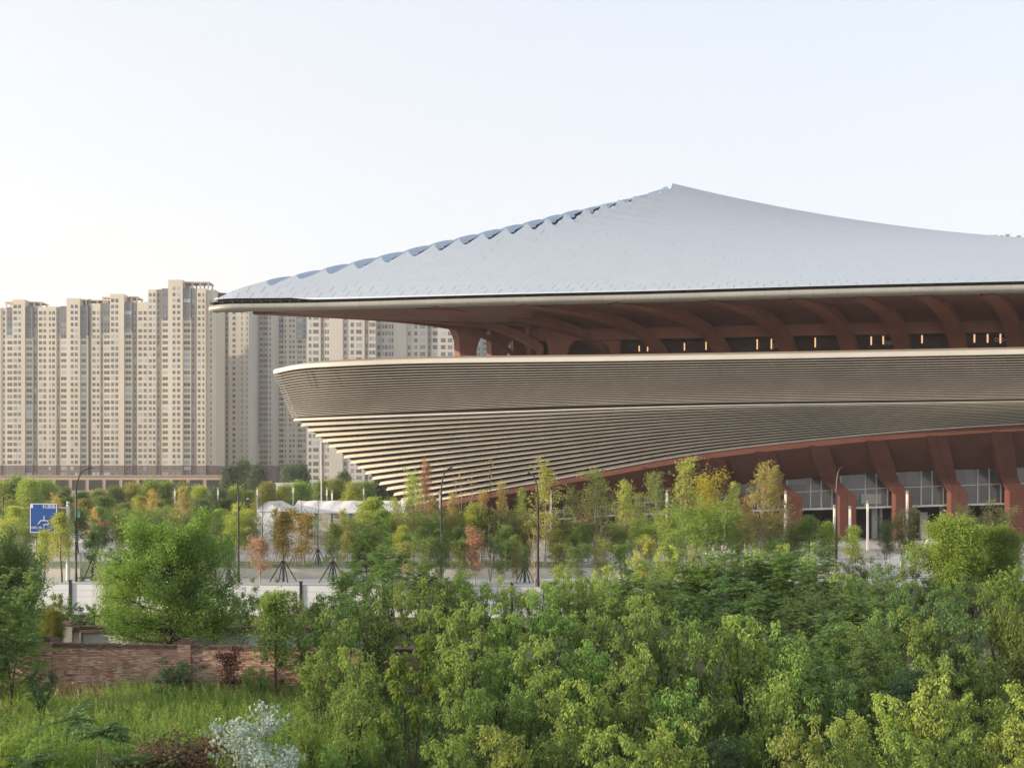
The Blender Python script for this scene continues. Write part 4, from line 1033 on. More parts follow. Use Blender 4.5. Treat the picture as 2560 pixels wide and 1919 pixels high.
while x < Lw:
    w_ = rw2.uniform(0.2, 0.27); 
    if rw2.random() > 0.02: b.box((x, -0.05 + rw2.uniform(-.015, .015), 2.022), (x + w_ - 0.01, 0.42, 2.10 + rw2.uniform(-.006, .006)))
    if rw2.random() > 0.07: b.box((x + .1, -0.02 + rw2.uniform(-.02, .02), 2.112), (x + w_ + .09, 0.39, 2.17 + rw2.uniform(-.015, .012)))
    x += w_
b.build('coping', M['cap_brick'], T)
for px in (112, 472):
    x = (gx(px, 44.3) - A0[0]) / math.cos(ang); b = MB(); b.box((x - 0.29, -0.14, -0.1), (x + 0.29, 0.5, 2.26)); p_ = b.build('pier', M['old_brick'], T)
    b = MB(); b.box((x - 0.34, -0.19, 2.262), (x + 0.34, 0.55, 2.33)); b.box((x - 0.27, -0.12, 2.332), (x + 0.27, 0.48, 2.39)); b.box((x - 0.15, -0.02, 2.392), (x + 0.13, 0.38, 2.45)); b.build('pier_cap', M['cap_brick'], p_)
x = (gx(712, 43.5) - A0[0]); b = MB(); b.box((x - 0.12, -0.006, 0.62), (x + 0.14, 0.1, 0.80)); b.build('hole', M['void_shade'], T)
# rendered wall behind
T = thing('rendered_wall', 'low white rendered wall with a brown tiled coping behind the brick wall', 'wall')
M['dirty_white'] = plain('dirty_white', (0.66, 0.66, 0.67), 0.85, var=0.08, scale=0.8)
Yw = 52.0; xa, xb = gx(-700, Yw), gx(1500, Yw)
b = MB(); b.box((xa, Yw, 0), (xb, Yw + 0.3, 1.62)); b.build('wall_face', M['dirty_white'], T)
b = MB(); x = xa
while x < xb:
    w_ = rw2.uniform(0.3, 0.6); b.box((x, Yw - 0.18, 1.622), (x + w_, Yw + 0.5, 1.72 + rw2.uniform(-.02, .05))); b.box((x, Yw - 0.05, 1.78), (x + w_, Yw + 0.35, 1.86 + rw2.uniform(-.03, .05))); x += w_
b.build('coping', M['cap_brick'], T)
for px in (160, 205):
    b = MB(); w_ = 0.5 if px == 160 else 0.05; b.box((gx(px, Yw) - w_, Yw - 0.25, 0), (gx(px, Yw) + w_, Yw + 0.1, 1.98 if px == 160 else 1.6)); p_ = b.build('pier', M['concrete'] if px == 160 else M['pale_bark'], T)
    if px == 160:
        b = MB(); b.box((gx(px, Yw) - w_ - .07, Yw - 0.33, 1.982), (gx(px, Yw) + w_ + .07, Yw + 0.2, 2.06)); b.box((gx(px, Yw) - w_ + .1, Yw - 0.2, 2.062), (gx(px, Yw) + w_ - .1, Yw + 0.1, 2.15)); b.build('pier_cap', M['cap_brick'], p_)
# white hoarding along the road
T = thing('hoarding', 'long white horizontal-panel hoarding with short dark posts along the road', 'hoarding')
M['hoarding_white'] = plain('hoarding_white', (0.66, 0.675, 0.70), 0.5, var=0.04, scale=0.5)
b = MB(); HA = np.array([gx(-300, 73), 73.0]); HB = np.array([gx(1640, 69.5), 69.5])
for k in range(5):
    z0 = 0.1 + 0.42 * k; b.bar((*HA, z0 + 0.2), (*HB, z0 + 0.2), 0.06, 0.405)
b.bar((HA[0], HA[1] + 0.05, 1.1), (HB[0], HB[1] + 0.05, 1.1), 0.02, 2.0); b.build('panels', M['hoarding_white'], T)
b = MB(); b.bar((*HA, 2.23), (*HB, 2.23), 0.1, 0.05); b.build('top_rail', M['grey_metal'], T)
for px in (177, 268, 753, 854, 1376, 960, 1060, 1170, 1280, 1480, 1620):
    s = (px + 300) / 1940; c = HA + (HB - HA) * s
    for _ in range(3): s = np.clip(s + (px - pxof(c[0], c[1])) / 1940, 0, 1); c = HA + (HB - HA) * s
    b = MB(); b.box((c[0] - 0.09, c[1] - 0.13, 0), (c[0] + 0.09, c[1] - 0.04, 2.42)); b.box((c[0] - 0.12, c[1] - 0.16, 2.422), (c[0] + 0.12, c[1] - 0.01, 2.50)); b.build('post', M['dark_metal'], T)
# cream retaining wall with railing
M['cream'] = plain('cream', (0.60, 0.575, 0.50), 0.85, var=0.05)
YF = 102.0
T = thing('retaining_wall', 'low cream retaining wall under the grey railing', 'wall')
for x0, x1 in [(70, 200), (262, 1560)]:
    b = MB(); b.box((gx(x0, YF), YF, 0), (gx(x1, YF), YF + 0.35, 1.02)); w_ = b.build('wall_face', M['cream'], T)
    b = MB(); b.box((gx(x0, YF) - .03, YF - 0.03, 1.022), (gx(x1, YF) + .03, YF + 0.38, 1.08)); b.build('coping', M['concrete'], w_)
def railing(label, x0, x1, z0, z1, Y, m):
    T = thing('railing', label, 'railing', 'railings beside the plaza')
    X0, X1 = gx(x0, Y), gx(x1, Y)
    b = MB(); b.bar((X0, Y, z0 + 0.1), (X1, Y, z0 + 0.1), 0.05); b.bar((X0, Y, z1 - 0.06), (X1, Y, z1 - 0.06), 0.06); b.build('rail', m, T)
    b = MB(); x = X0
    while x < X1: b.box((x - 0.014, Y - 0.012, z0 + 0.1), (x + 0.014, Y + 0.012, z1 - 0.05)); x += 0.15
    tag(b.build('bars', m, T), kind='stuff')
    x = X0
    while x <= X1 + .01: b = MB(); b.box((x - 0.04, Y - 0.04, z0 - 0.02), (x + 0.04, Y + 0.04, z1)); b.build('post', m, T); x += (X1 - X0) / max(1, round((X1 - X0) / 3.0)) * 0.99999
railing('grey bar railing on the cream wall below the blue road sign', 60, 200, 1.08, 2.55, YF + 0.18, M['grey_metal'])
railing('grey bar gate panel reaching the ground, beside the cream wall end', 203, 262, 0.15, 2.55, YF + 0.18, M['grey_metal'])
railing('long grey bar railing on the cream wall, behind the staked trees', 264, 1445, 1.08, 2.55, YF + 0.18, M['grey_metal'])
railing('white bar railing in front of the white parked vehicles', 1545, 2330, 0.15, 1.75, YF + 1.5, M['light_metal'])
# grey ramp enclosure
T = thing('ramp_enclosure', 'grey and white slatted ramp enclosure with a curved end beside the railing', 'enclosure')
Ye = 104.0
b = MB(); b.prism([P(1437, 1452, Ye), P(1484, 1452, Ye), P(1484, 1408, Ye), P(1437, 1413, Ye)], (0, 3, 0)); b.build('side_panel', M['grey_metal'], T)
for i, a in enumerate(np.linspace(0, 1, 15)):
    px = 1488 + 48 * a; yy = Ye + 2.0 - 2.0 * math.cos(a * 2.6); b = MB(); x = gx(px, yy); b.box((x - 0.05, yy - 0.04, 0.1), (x + 0.05, yy + 0.04, 1.62)); b.build('slat', M['cream'], T)
b = MB(); b.tube([(gx(1486 + 50 * a, Ye + 2 - 2 * math.cos(a * 2.6)), Ye + 2 - 2 * math.cos(a * 2.6), 1.66) for a in np.linspace(0, 1, 12)], 0.05, n=5); b.build('top_rail', M['cream'], T)
# white ramp wall and handrail by the podium
T = thing('stair_wall', 'sloping white stair wall in front of the right-hand columns', 'wall'); Yr = 146.0
b = MB(); b.prism([P(2286, 1404, Yr), P(2332, 1404, Yr), P(2332, 1345, Yr), P(2322, 1345, Yr)], (0, 0.4, 0)); b.prism([P(2332.2, 1404, Yr), P(2372, 1404, Yr), P(2372, 1352, Yr), P(2332.2, 1345, Yr)], (0, 0.4, 0)); b.build('wall_face', M['pale_wall'], T)
b = MB()
for px in np.arange(2306, 2330, 3.5): b.bar(P(px, 1358, Yr + 1.5), P(px, 1331, Yr + 1.5), 0.05)
b.bar(P(2304, 1331, Yr + 1.5), P(2332, 1331, Yr + 1.5), 0.06); b.build('handrail', M['light_metal'], T)
# planters / cabinets
for px, Y, w_, h_, l in [(1823, 137, 32, 2.0, 'white cabinet before the podium steps, taller of the pair'), (1876, 137, 30, 1.9, 'white cabinet before the podium steps, nearer the blossoming yellow tree'), (1775, 140, 18, 1.6, 'small white cabinet half hidden by feathery trees')]:
    T = thing('cabinet', l, 'cabinet', 'white cabinets on the plaza'); b = MB(); X = gx(px, Y); ww = w_ / F * Y
    b.box((X - ww/2, Y, 0.06), (X + ww/2, Y + 0.9, h_)); bd = b.build('body', M['white_paint'], T)
    b = MB(); b.box((X - ww/2 - .05, Y - 0.06, h_ + 0.002), (X + ww/2 + .05, Y + 0.95, h_ + 0.1)); b.build('top', M['light_metal'], T)
    b = MB(); b.bar((X, Y - 0.01, 0.2), (X, Y - 0.01, h_ - 0.1), 0.03); b.build('door_joint', M['grey_metal'], T)
# marquees
M['marquee'] = plain('marquee', (0.80, 0.80, 0.81), 0.6, var=0.03)
def marquee(label, x0, x1, y_r, y_e, y_b, Y, wall=True, dep=10):
    T = thing('marquee', label, 'marquee', 'white marquees on the plaza'); X0, X1 = gx(x0, Y), gx(x1, Y); zr, ze = gz(y_r, Y), gz(y_e, Y)
    b = MB(); n = 12; G = [[(X0 + (X1-X0)*i/n, Y, ze), (X0 + (X1-X0)*i/n, Y + dep/2, zr - 0.12 * (i % 2)), (X0 + (X1-X0)*i/n, Y + dep, ze)] for i in range(n+1)]
    b.grid(G); b.add([(X0, Y, ze), (X0, Y + dep/2, zr), (X0, Y + dep, ze)], tris=[(0, 1, 2)]); b.add([(X1, Y, ze), (X1, Y + dep/2, zr), (X1, Y + dep, ze)], tris=[(0, 1, 2)]); b.build('roof', M['marquee'], T)
    b = MB(); b.box((X0, Y - 0.06, ze - 0.3), (X1, Y - 0.01, ze)); b.build('valance', M['marquee'], T)
    for i in range(0, n + 1, 2): b = MB(); x = X0 + (X1-X0)*i/n; b.box((x - 0.07, Y - 0.02, 0.06), (x + 0.07, Y + 0.12, ze - 0.3)); b.build('pole', M['light_metal'], T)
    if wall: b = MB(); b.box((X0 + .1, Y + 0.15, 0.06), (X1 - .1, Y + 0.2, ze - 0.02)); b.build('side_wall', M['marquee'], T)
    else: b = MB(); b.box((X0 + .1, Y + dep - 0.2, 0.06), (X1 - .1, Y + dep - 0.1, ze - 0.02)); b.build('back_wall', M['cream'], T)
T = thing('marquee', 'white marquee with a closed gable end behind the autumn tree', 'marquee', 'white marquees on the plaza'); Y = 150.0
pl = [P(643, 1325, Y), P(715, 1325, Y), P(715, 1278, Y), P(669, 1254, Y), P(643, 1272, Y)]
b = MB(); b.prism(pl, (0, 0.1, 0)); b.build('gable_wall', M['marquee'], T)
b = MB(); b.grid([[P(640, 1273, Y) - (0, 0.2, 0), P(640, 1273, Y) + (-1.0, 14, 0)], [P(669, 1253, Y) - (0, 0.2, 0), P(669, 1253, Y) + (-1.0, 14, 0)], [P(718, 1279, Y) - (0, 0.2, 0), P(718, 1279, Y) + (-1, 14, 0)]]); b.build('roof', M['marquee'], T)
b = MB(); b.bar(P(643, 1278, Y) - (0, .1, 0), P(715, 1278, Y) - (0, .1, 0), 0.12); b.build('beam', M['light_metal'], T)
marquee('long white marquee with an open front of slim poles before the bowl tip', 728, 1010, 1251, 1277, 1325, 156.0, wall=False)
marquee('low white marquee behind the round tree and the red flags', 100, 420, 1320, 1338, 1360, 172.0, wall=True)
for px, c, l in [(790, 'banner_green', 'pale green banner stand in the open marquee'), (876, 'banner_green', 'green banner stand under the marquee beside a slim pole'), (1852, 'banner_bright', 'bright green notice board at the top of the podium steps')]:
    if c not in M: M[c] = plain(c, (0.12, 0.36, 0.25) if c == 'banner_green' else (0.03, 0.36, 0.13), 0.6, var=0.1)
    Y = 157.5 if px < 1800 else 152.6; py0, py1 = (1282, 1325) if px < 1800 else (1343, 1361); w_ = 8 if px < 1800 else 22
    T = thing('banner_stand', l, 'banner', 'green boards on the plaza'); b = MB(); b.box((gx(px, Y) - w_/2/F*Y, Y, gz(py1, Y)), (gx(px, Y) + w_/2/F*Y, Y + 0.06, gz(py0, Y))); b.build('panel', M[c], T)
    b = MB(); 
    for s in (-1, 1): b.box((gx(px, Y) + s * w_/2.4/F*Y - .04, Y + 0.062, 0.06), (gx(px, Y) + s * w_/2.4/F*Y + .04, Y + 0.12, gz(py0, Y) - .05))
    b.build('support', M['grey_metal'], T)
    if px > 1800:
        b = MB()
        for k, (a, e) in enumerate([(-.3, .25), (-.2, .1), (-.35, .3)]): b.box((gx(px, Y) + a, Y - 0.012, gz(1348 + 3.5 * k, Y)), (gx(px, Y) + e, Y - 0.004, gz(1346.6 + 3.5 * k, Y)))
        b.build('print', M['white_paint'], T)
# ------------------------------------------------------------------ lamps, sign, flags
def street_lamp(label, px, top, Y, side, arm_px, low=None, dark=True):
    m = M['dark_metal'] if dark else M['light_metal']
    T = thing('street_lamp', label, 'street lamp', 'double-arm street lamps along the road', (gx(px, Y), Y, 0)); zt = gz(top, Y); a = arm_px / F * Y * side
    b = MB(); b.tube([(0, 0, 0), (0, 0, 0.9)], 0.16, 0.13, 8); b.tube([(0, 0, 0.9), (0, 0, zt * 0.62), (0, 0, zt * 0.78)], 0.11, 0.075, 8); b.build('pole', m, T)
    b = MB(); z0 = zt * 0.78; b.tube([(a * (1 - math.cos(u)) * 0.75, 0, z0 + (zt - z0) * math.sin(u)) for u in np.linspace(0, 1.45, 12)] + [(a, 0, zt + 0.08)], 0.072, 0.05, 7); ar = b.build('arm', m, T)
    b = MB(); b.box((min(a * .82, a * 1.06), -0.14, zt + 0.03), (max(a * .82, a * 1.06), 0.14, zt + 0.16)); b.build('lamp_head', m if dark else M['light_metal'], T)
    if low:
        s2, w2, top2 = low; a2 = w2 / F * Y * s2; z2 = gz(top2, Y); z0 = z2 - 1.7
        b = MB(); b.tube([(a2 * (1 - math.cos(u)) * 0.85, 0, z0 + 1.6 * math.sin(u)) for u in np.linspace(0, 1.5, 10)] + [(a2, 0, z2)], 0.055, 0.04, 6); b.build('arm', m, T)
        b = MB(); b.box((min(a2 * .85, a2 * 1.1), -0.11, z2 - 0.03), (max(a2 * .85, a2 * 1.1), 0.11, z2 + 0.07)); b.build('lamp_head', M['light_metal'] if s2 > 0 else m, T)
street_lamp('dark curved street lamp standing beside the blue road sign', 190, 1172, 98, 1, 38, (-1, 29, 1256))
street_lamp('dark curved street lamp bending toward the towers, in front of the marquee gable', 596, 1176, 97, -1, 28, (1, 24, 1247))
street_lamp('dark curved street lamp crossing the lower louvre fins of the bowl', 1103, 1171, 97, 1, 27, (-1, 18, 1264))
street_lamp('dark curved street lamp at the bare tree near the grey enclosure', 1345, 1184, 92, -1, 24, (1, 22, 1251))
street_lamp('silver-tipped street lamp in front of the glazed colonnade', 2091, 1170, 105, 1, 14, None)
street_lamp('small dark street lamp behind the left tree mass, arm pointing at the podium', 8, 1228, 150, 1, 10, None)
M['lamp_glow'] = plain('lamp_glow', (0.85, 0.80, 0.62), 0.4, var=0.02)
LP = [(437, 1221, 200, 'slim grey plaza light pole left of the bare orange tree'), (545, 1219, 200, 'slim grey plaza light pole before the dark round trees'), (643, 1218, 195, 'slim grey plaza light pole beside the gable of the marquee'),
      (733, 1213, 190, 'slim grey plaza light pole above the marquee, near the white building'), (817, 1217, 170, 'slim plaza light pole rising past the open marquee, thinner of two'), (830, 1226, 165, 'thicker grey plaza light pole against the open marquee'),
      (909, 1217, 200, 'short grey plaza light pole in front of the dark tree beside the fin tips'), (1100, 1226, 150, 'pale plaza light pole behind the street lamp that crosses the fins'), (1377, 1227, 140, 'white plaza light pole left of the first lit orange column'),
      (1667, 1225, 140, 'white plaza light pole behind the pale young tree of the colonnade'), (1964, 1227, 140, 'white plaza light pole just left of the first clear window bay'), (2125, 1265, 135, 'white plaza light pole in front of the column beside the silver street lamp'),
      (2169, 1252, 150, 'white plaza light pole in front of the lit window blind'), (2268, 1227, 140, 'tallest white plaza light pole, right of the lit window blind'), (2086, 1262, 128, 'speckled grey camera pole beside the silver street lamp')]
for px, top, Y, l in LP:
    T = thing('light_pole', l, 'light pole', 'plaza light poles', (gx(px, Y), Y, 0.06)); zt = gz(top, Y); w_ = 0.13
    b = MB(); b.box((-w_, -w_, 0), (w_, w_, zt - 1.45)); b.build('pole', M['light_metal'] if px > 1000 else M['grey_metal'], T)
    b = MB(); b.box((-w_ * .92, -w_ * .92, zt - 1.448), (w_ * .92, w_ * .92, zt - 0.45)); b.build('lamp_head', M['lamp_glow'], T)
    b = MB(); b.box((-w_, -w_, zt - 0.448), (w_, w_, zt)); b.build('cap', M['grey_metal'], T)
T = thing('camera_mast', 'tall thin white mast rising in front of the pale apartment slab', 'mast'); Y = 210.0; b = MB(); b.tube([(gx(804, Y), Y, 0.06), (gx(803, Y), Y, gz(1095, Y))], 0.14, 0.10, 8); b.build('pole', M['light_metal'], T)
b = MB(); b.box((gx(803, Y) - .4, Y - .2, gz(1099, Y)), (gx(803, Y) + .4, Y + .2, gz(1095, Y))); b.build('head', M['light_metal'], T)
# road sign
YS = 99.0; x0, x1, z0, z1 = gx(75, YS), gx(144, YS), gz(1332, YS), gz(1257, YS)
T = thing('road_sign', 'blue overhead direction sign with a white junction diagram on a grey mast', 'road sign')
b = MB(); b.box((x0, YS - 0.05, z0), (x1, YS, z1)); sg = b.build('sign_panel', M['blue_sign'], T)
b = MB(); e = 0.045; zz = YS - 0.058
for (a, c) in [((x0 + .06, z0 + .08), (x1 - .06, z0 + .08)), ((x0 + .06, z1 - .08), (x1 - .06, z1 - .08)), ((x0 + .07, z0 + .08), (x0 + .07, z1 - .08)), ((x1 - .07, z0 + .08), (x1 - .07, z1 - .08))]:
    b.bar((a[0], zz, a[1]), (c[0], zz, c[1]), 0.012, 0.07) if a[1] == c[1] else b.bar((a[0], zz - .008, a[1]), (c[0], zz - .008, c[1]), 0.07, 0.012, up=(0, 1, 0))
b.build('border', M['white_paint'], sg)
def sp(u, v): return ((x0 + (x1 - x0) * u), YS - 0.062, z1 - (z1 - z0) * v)
b = MB()
for k, pts in enumerate([[(.52, .56), (.52, .42)], [(.34, .66), (.40, .575)], [(.40, .58), (.62, .58)], [(.62, .575), (.69, .66)], [(.52, .78), (.52, .71)], [(.52, .71), (.66, .71)], [(.66, .71), (.69, .66)], [(.34, .66), (.30, .70)]]):
    b.bar(np.array(sp(*pts[0])) - (0, .004 * k, 0), np.array(sp(*pts[1])) - (0, .004 * k, 0), 0.07, 0.012, up=(0, 1, 0))
b.build('junction_diagram', M['white_paint'], sg)
b = MB(); b.box((sp(.04, .16)[0], YS - .062, sp(0, .16)[2]), (sp(.115, 0)[0], YS - .055, sp(0, .05)[2])); b.build('badge', M['white_paint'], sg)
text('place_name', '科源路', 0.42, (sp(.70, .13)[0], YS - .064, sp(0, .13)[2]), M['white_paint'], sg)
text('place_name', '科技二路', 0.25, (sp(.25, .82)[0], YS - .064, sp(0, .82)[2]), M['white_paint'], sg)
b = MB(); YM = YS + 0.45; xm = gx(165, YS)
b.tube([(xm, YM, 0), (xm, YM, gz(1253, YS))], 0.20, 0.14, 10); b.build('mast', M['light_metal'], T)
b = MB()
for py in (1269, 1316): b.tube([(xm, YM - .05, gz(py, YS)), (x0 - 0.08, YM - .05, gz(py, YS))], 0.075, n=6); b.bar((x0 + .6, YM - .05, gz(py, YS)), (x0 + .6, YS + .01, gz(py, YS)), .06); b.bar((x1 - .6, YM - .05, gz(py, YS)), (x1 - .6, YS + .01, gz(py, YS)), .06)
b.build('cross_arm', M['light_metal'], T)
T = thing('banner', 'small pale green pennant on the street lamp beside the road sign', 'banner'); b = MB(); Y = 98.0
b.grid([[P(192.5, 1276, Y) + (0, 0.02 * math.sin(i), 0), P(201 - .4 * i, 1276, Y)] if i == 0 else [P(192.5, 1276 + 3.4 * i, Y), P(201 - .4 * i, 1276 + 3.4 * i, Y) + (0, 0.08 * math.sin(i), 0)] for i in range(6)]); b.build('cloth', M['banner_green'], T)
M['red_cloth'] = plain('red_cloth', (0.55, 0.02, 0.03), 0.7, var=0.15)
for px, py, s, Y, l in [(262, 1315, 20, 128, 'bright red drooping flag, largest, above the round tree'), (309, 1335, 14, 128, 'red flag in the shade behind the round tree crown'), (215, 1332, 7, 128, 'narrow red flag beside the dark street lamp'), (366, 1295, 9, 140, 'small faded red flag among the yellow trees')]:
    T = thing('flag', l, 'flag', 'red flags among the plaza trees'); rr = random.Random(px)
    b = MB(); b.tube([P(px - s/2, 1372, Y), P(px - s/2, py - s * .7, Y)], 0.04, n=5); b.build('flag_pole', M['grey_metal'], T)
    G = [[P(px - s/2 + s * i / 6, py - s * .5 + s * .9 * j / 5 + 2.0 * math.sin(i * 1.3 + px) + 1.5 * i / 6, Y) + (0, 0.12 * math.sin(i * 1.7 + j), 0) for j in range(6)] for i in range(7)]
    b = MB(); b.grid(G); b.build('cloth', M['red_cloth'], T, smooth=True)
# white car half hidden behind the ball-shaped trees
def car(label, px, Y, rz, c):
    T = thing('parked_car', label, 'car', 'cars parked on the plaza', (gx(px, Y), Y, 0.06), rz)
    prof_ = [(-2.2, .35), (-2.25, .75), (-2.1, .95), (-1.2, 1.05), (-0.55, 1.46), (0.75, 1.5), (1.65, 1.08), (2.15, 1.0), (2.25, .7), (2.2, .35)]
    b = MB(); G = []
    for y, k in [(-.86, .93), (-.8, 1.0), (.8, 1.0), (.86, .93)]: G.append([(x, y * (1 if z < 1.1 else .86), .35 + (z - .35) * k) for x, z in prof_])
    b.grid(G); b.add([g_ for g_ in G[0]], tris=[(0, i, i + 1) for i in range(1, 9)]); b.add([g_ for g_ in G[3]], tris=[(0, i + 1, i) for i in range(1, 9)]); b.build('body', M[c], T)
    for s in (-1, 1):
        b = MB(); b.add([(-.95, s * .83, 1.08), (1.3, s * .83, 1.1), (.65, s * .76, 1.4), (-.45, s * .76, 1.38)], [(0, 1, 2, 3)]); b.build('side_window', M['glass'], T)
        for x in (-1.4, 1.4):
            b = MB(); b.tube([(x, s * .72, .33), (x, s * .9, .33)], .33, n=14); w_ = b.build('wheel', M['dark_metal'], T)
            b = MB(); b.tube([(x, s * .9, .33), (x, s * .915, .33)], .2, n=10); b.build('rim', M['light_metal'], w_)
    b = MB(); b.add([(-1.12, -.68, 1.105), (-1.12, .68, 1.105), (-.6, .62, 1.46), (-.6, -.62, 1.46)], [(0, 1, 2, 3)]); b.build('windscreen', M['glass'], T)
    for s in (-1, 1): b = MB(); b.box((-2.27, s * .62 - .16, .7), (-2.2, s * .62 + .16, .84)); b.build('headlight', M['light_metal'], T)
car('white parked car half hidden beside the ball-shaped trees', 2272, 116, R(200), 'white_paint')
car('white parked car behind the white railing near the cabinets', 1590, 108, R(10), 'white_paint')
# ------------------------------------------------------------------ planting
rp = random.Random(21)
def top_h(py, Y): return gz(py, Y)
def jit(c, a=0.24):
    k = 1 + rp.uniform(-a, a); return (c[0] * k * (1 + rp.uniform(-.14, .12)), c[1] * k, c[2] * k)
G_MUL, G_MUL2 = (0.205, 0.300, 0.075), (0.275, 0.350, 0.085)
G_PIN, G_DEEP = (0.165, 0.260, 0.070), (0.130, 0.215, 0.070)
G_YEL, G_OLIVE, G_MID, G_DARK = (0.370, 0.410, 0.095), (0.240, 0.270, 0.075), (0.165, 0.245, 0.065), (0.095, 0.145, 0.062)
G_LIME, G_GOLD, G_ORANGE = (0.250, 0.350, 0.075), (0.50, 0.42, 0.13), (0.42, 0.22, 0.08)
def stakes(label, px, Y, h, r, wrap=True):
    """four timber props tied round a young trunk"""
    T = thing('tree_stake', label, 'tree stake', 'timber props round young trees', (gx(px, Y), Y, 0.1))
    for k in range(4):
        a = k * math.pi / 2 + 0.5; b = MB(); b.bar((math.cos(a) * r, math.sin(a) * r * .8, -0.05), (math.cos(a) * .09, math.sin(a) * .09, h), 0.085); b.build('prop', M['stake'], T)
    b = MB(); b.tube([(-.18, -.1, h - .12), (.18, -.1, h - .12)], 0.045, n=5); b.tube([(-.18, .1, h - .14), (.18, .1, h - .14)], 0.045, n=5); b.build('tie', M['stake'], T)
    if wrap: b = MB(); b.tube([(0, 0, 0), (0, 0, h * .72)], 0.15, 0.12, 8); b.build('trunk_wrap', M['blue_wrap'], T)

def row(key, name, cat, group, desc, mark, specs, z=0.06, wide=1.0):
    """specs: (px, top py, Y, colour[, wide])"""
    for i, s in enumerate(specs):
        px, py, Y, col = s[:4]
        put(key, i, name, f'{desc}, {ORD[i]} from {mark}', cat, group, px, Y, top_h(py, Y) - z, jit(col), (s[4] if len(s) > 4 else 1.0) * wide, z=z)
def single(key, var, name, label, px, py, Y, col, wide=1.0, cat='tree', group=None, z=0.06, rz=None):
    return put(key, var, name, label, cat, group, px, Y, top_h(py, Y) - z, jit(col, 0.06), wide, z=z, rz=rz)

# far hazy trees before the towers
row('dark', 'distant_tree', 'tree', 'hazy trees at the foot of the towers', 'dark hazy tree at the tower foot', 'the roof tip side', [(572, 1168, 400, G_DARK), (604, 1150, 400, G_DARK), (640, 1160, 395, G_DARK), (722, 1165, 390, G_DARK), (748, 1160, 400, G_DARK), (862, 1178, 380, G_DARK)], 0)
# yellow-green mass left of the bowl
row('poplar', 'park_tree', 'tree', 'park trees in the far row', 'yellow-green park tree in the far row', 'the frame edge',
    [(-40, 1205, 235, G_YEL), (2, 1198, 228, G_YEL), (38, 1190, 230, G_LIME), (76, 1192, 225, G_LIME), (118, 1196, 232, G_LIME), (160, 1216, 240, G_MID), (205, 1224, 236, G_MID), (248, 1222, 230, G_OLIVE), (290, 1212, 228, G_MID), (335, 1204, 236, G_YEL), (378, 1196, 232, G_LIME), (412, 1198, 240, G_LIME), (458, 1206, 236, G_OLIVE), (500, 1210, 232, G_YEL), (545, 1216, 228, G_DARK), (588, 1212, 238, G_LIME), (630, 1222, 230, G_MID), (670, 1205, 225, G_OLIVE), (710, 1208, 232, G_YEL), (752, 1200, 228, G_LIME)], wide=1.45)
row('poplar', 'park_tree', 'tree', 'park trees behind the marquees', 'round green park tree behind the open marquee', 'the white mast',
    [(806, 1196, 240, G_MID), (845, 1192, 235, G_OLIVE), (880, 1206, 225, G_YEL), (918, 1200, 230, G_MID), (952, 1186, 245, G_DARK), (985, 1210, 232, G_DARK)], wide=1.4)
row('leafy', 'park_tree', 'tree', 'park trees in the second row', 'small olive park tree in the second row', 'the frame edge',
    [(-20, 1252, 168, G_YEL), (28, 1244, 170, G_OLIVE, 1.25), (66, 1262, 162, G_YEL, 1.2), (128, 1246, 172, G_OLIVE, 1.2), (168, 1236, 175, G_MID, 1.3), (214, 1240, 165, G_OLIVE, 1.3), (262, 1234, 172, G_MID, 1.3), (306, 1250, 160, G_OLIVE, 1.3), (352, 1232, 170, G_YEL, 1.2), (398, 1242, 165, G_OLIVE, 1.3), (452, 1246, 172, G_MID, 1.3), (506, 1242, 165, G_DARK, 1.4), (556, 1238, 170, G_DARK, 1.4), (602, 1250, 162, G_YEL, 1.2)], wide=1.3)
row('feather', 'plaza_tree', 'tree', 'feathery plaza trees left of the marquee', 'feathery plaza tree in front of the low marquee', 'the blue road sign',
    [(18, 1282, 128, G_YEL, 1.2), (62, 1300, 122, G_OLIVE), (250, 1288, 124, G_DARK, 1.1), (300, 1262, 126, G_MID, 1.25), (350, 1268, 122, G_MID, 1.25), (400, 1258, 128, G_OLIVE, 1.2), (448, 1270, 120, G_MID, 1.2), (502, 1275, 124, G_DARK, 1.2), (548, 1282, 118, G_MID, 1.2), (585, 1268, 116, G_LIME, 1.2), (630, 1275, 118, G_OLIVE, 1.1)], wide=1.15)
for i, (px, py, Y, c) in enumerate([(236, 1262, 135, G_GOLD), (380, 1215, 150, G_GOLD), (458, 1205, 140, G_GOLD), (345, 1240, 140, G_YEL), (140, 1228, 150, G_GOLD)]):
    single('sparse', i, 'sparse_tree', ['thin golden tree beside the dark street lamp top', 'pale golden twiggy tree above the round tree', 'bare orange-tinged tree right of the slim pole, above the round tree', 'wispy yellow tree between the red flags', 'small golden tree top just above the blue road sign'][i], px, py, Y, c)
# trees between railing and hoarding
single('leafy', 0, 'street_tree', 'yellow-green street tree with a forked trunk beside the sign mast', 155, 1272, 97.0, G_YEL, 1.1)
single('leafy', 1, 'street_tree', 'small yellow-green street tree below the blue sign, brown trunk', 112, 1318, 98.5, G_YEL, 1.1)
single('leafy', 2, 'street_tree', 'dark green dense street tree in timber props, right of the sign lamp', 231, 1318, 99.0, G_DEEP, 1.0); stakes('timber props with blue wrap round the dark street tree', 231, 99.0, 1.9, 0.85)
single('leafy', 3, 'street_tree', 'slim green street tree behind the street lamp by the marquee gable', 572, 1330, 98.8, G_MID, 0.9); stakes('timber props half hidden beside the round tree', 572, 98.8, 1.7, 0.95)
single('bare', 0, 'street_tree', 'dark forked street tree stub beside the lamp by the marquee gable', 617, 1360, 97.6, G_DEEP, 0.6)
single('autumn', 0, 'autumn_tree', 'vase-shaped tree shedding orange leaves before the marquee gable', 650, 1322, 95.5, (0.42, 0.30, 0.18), 1.15)
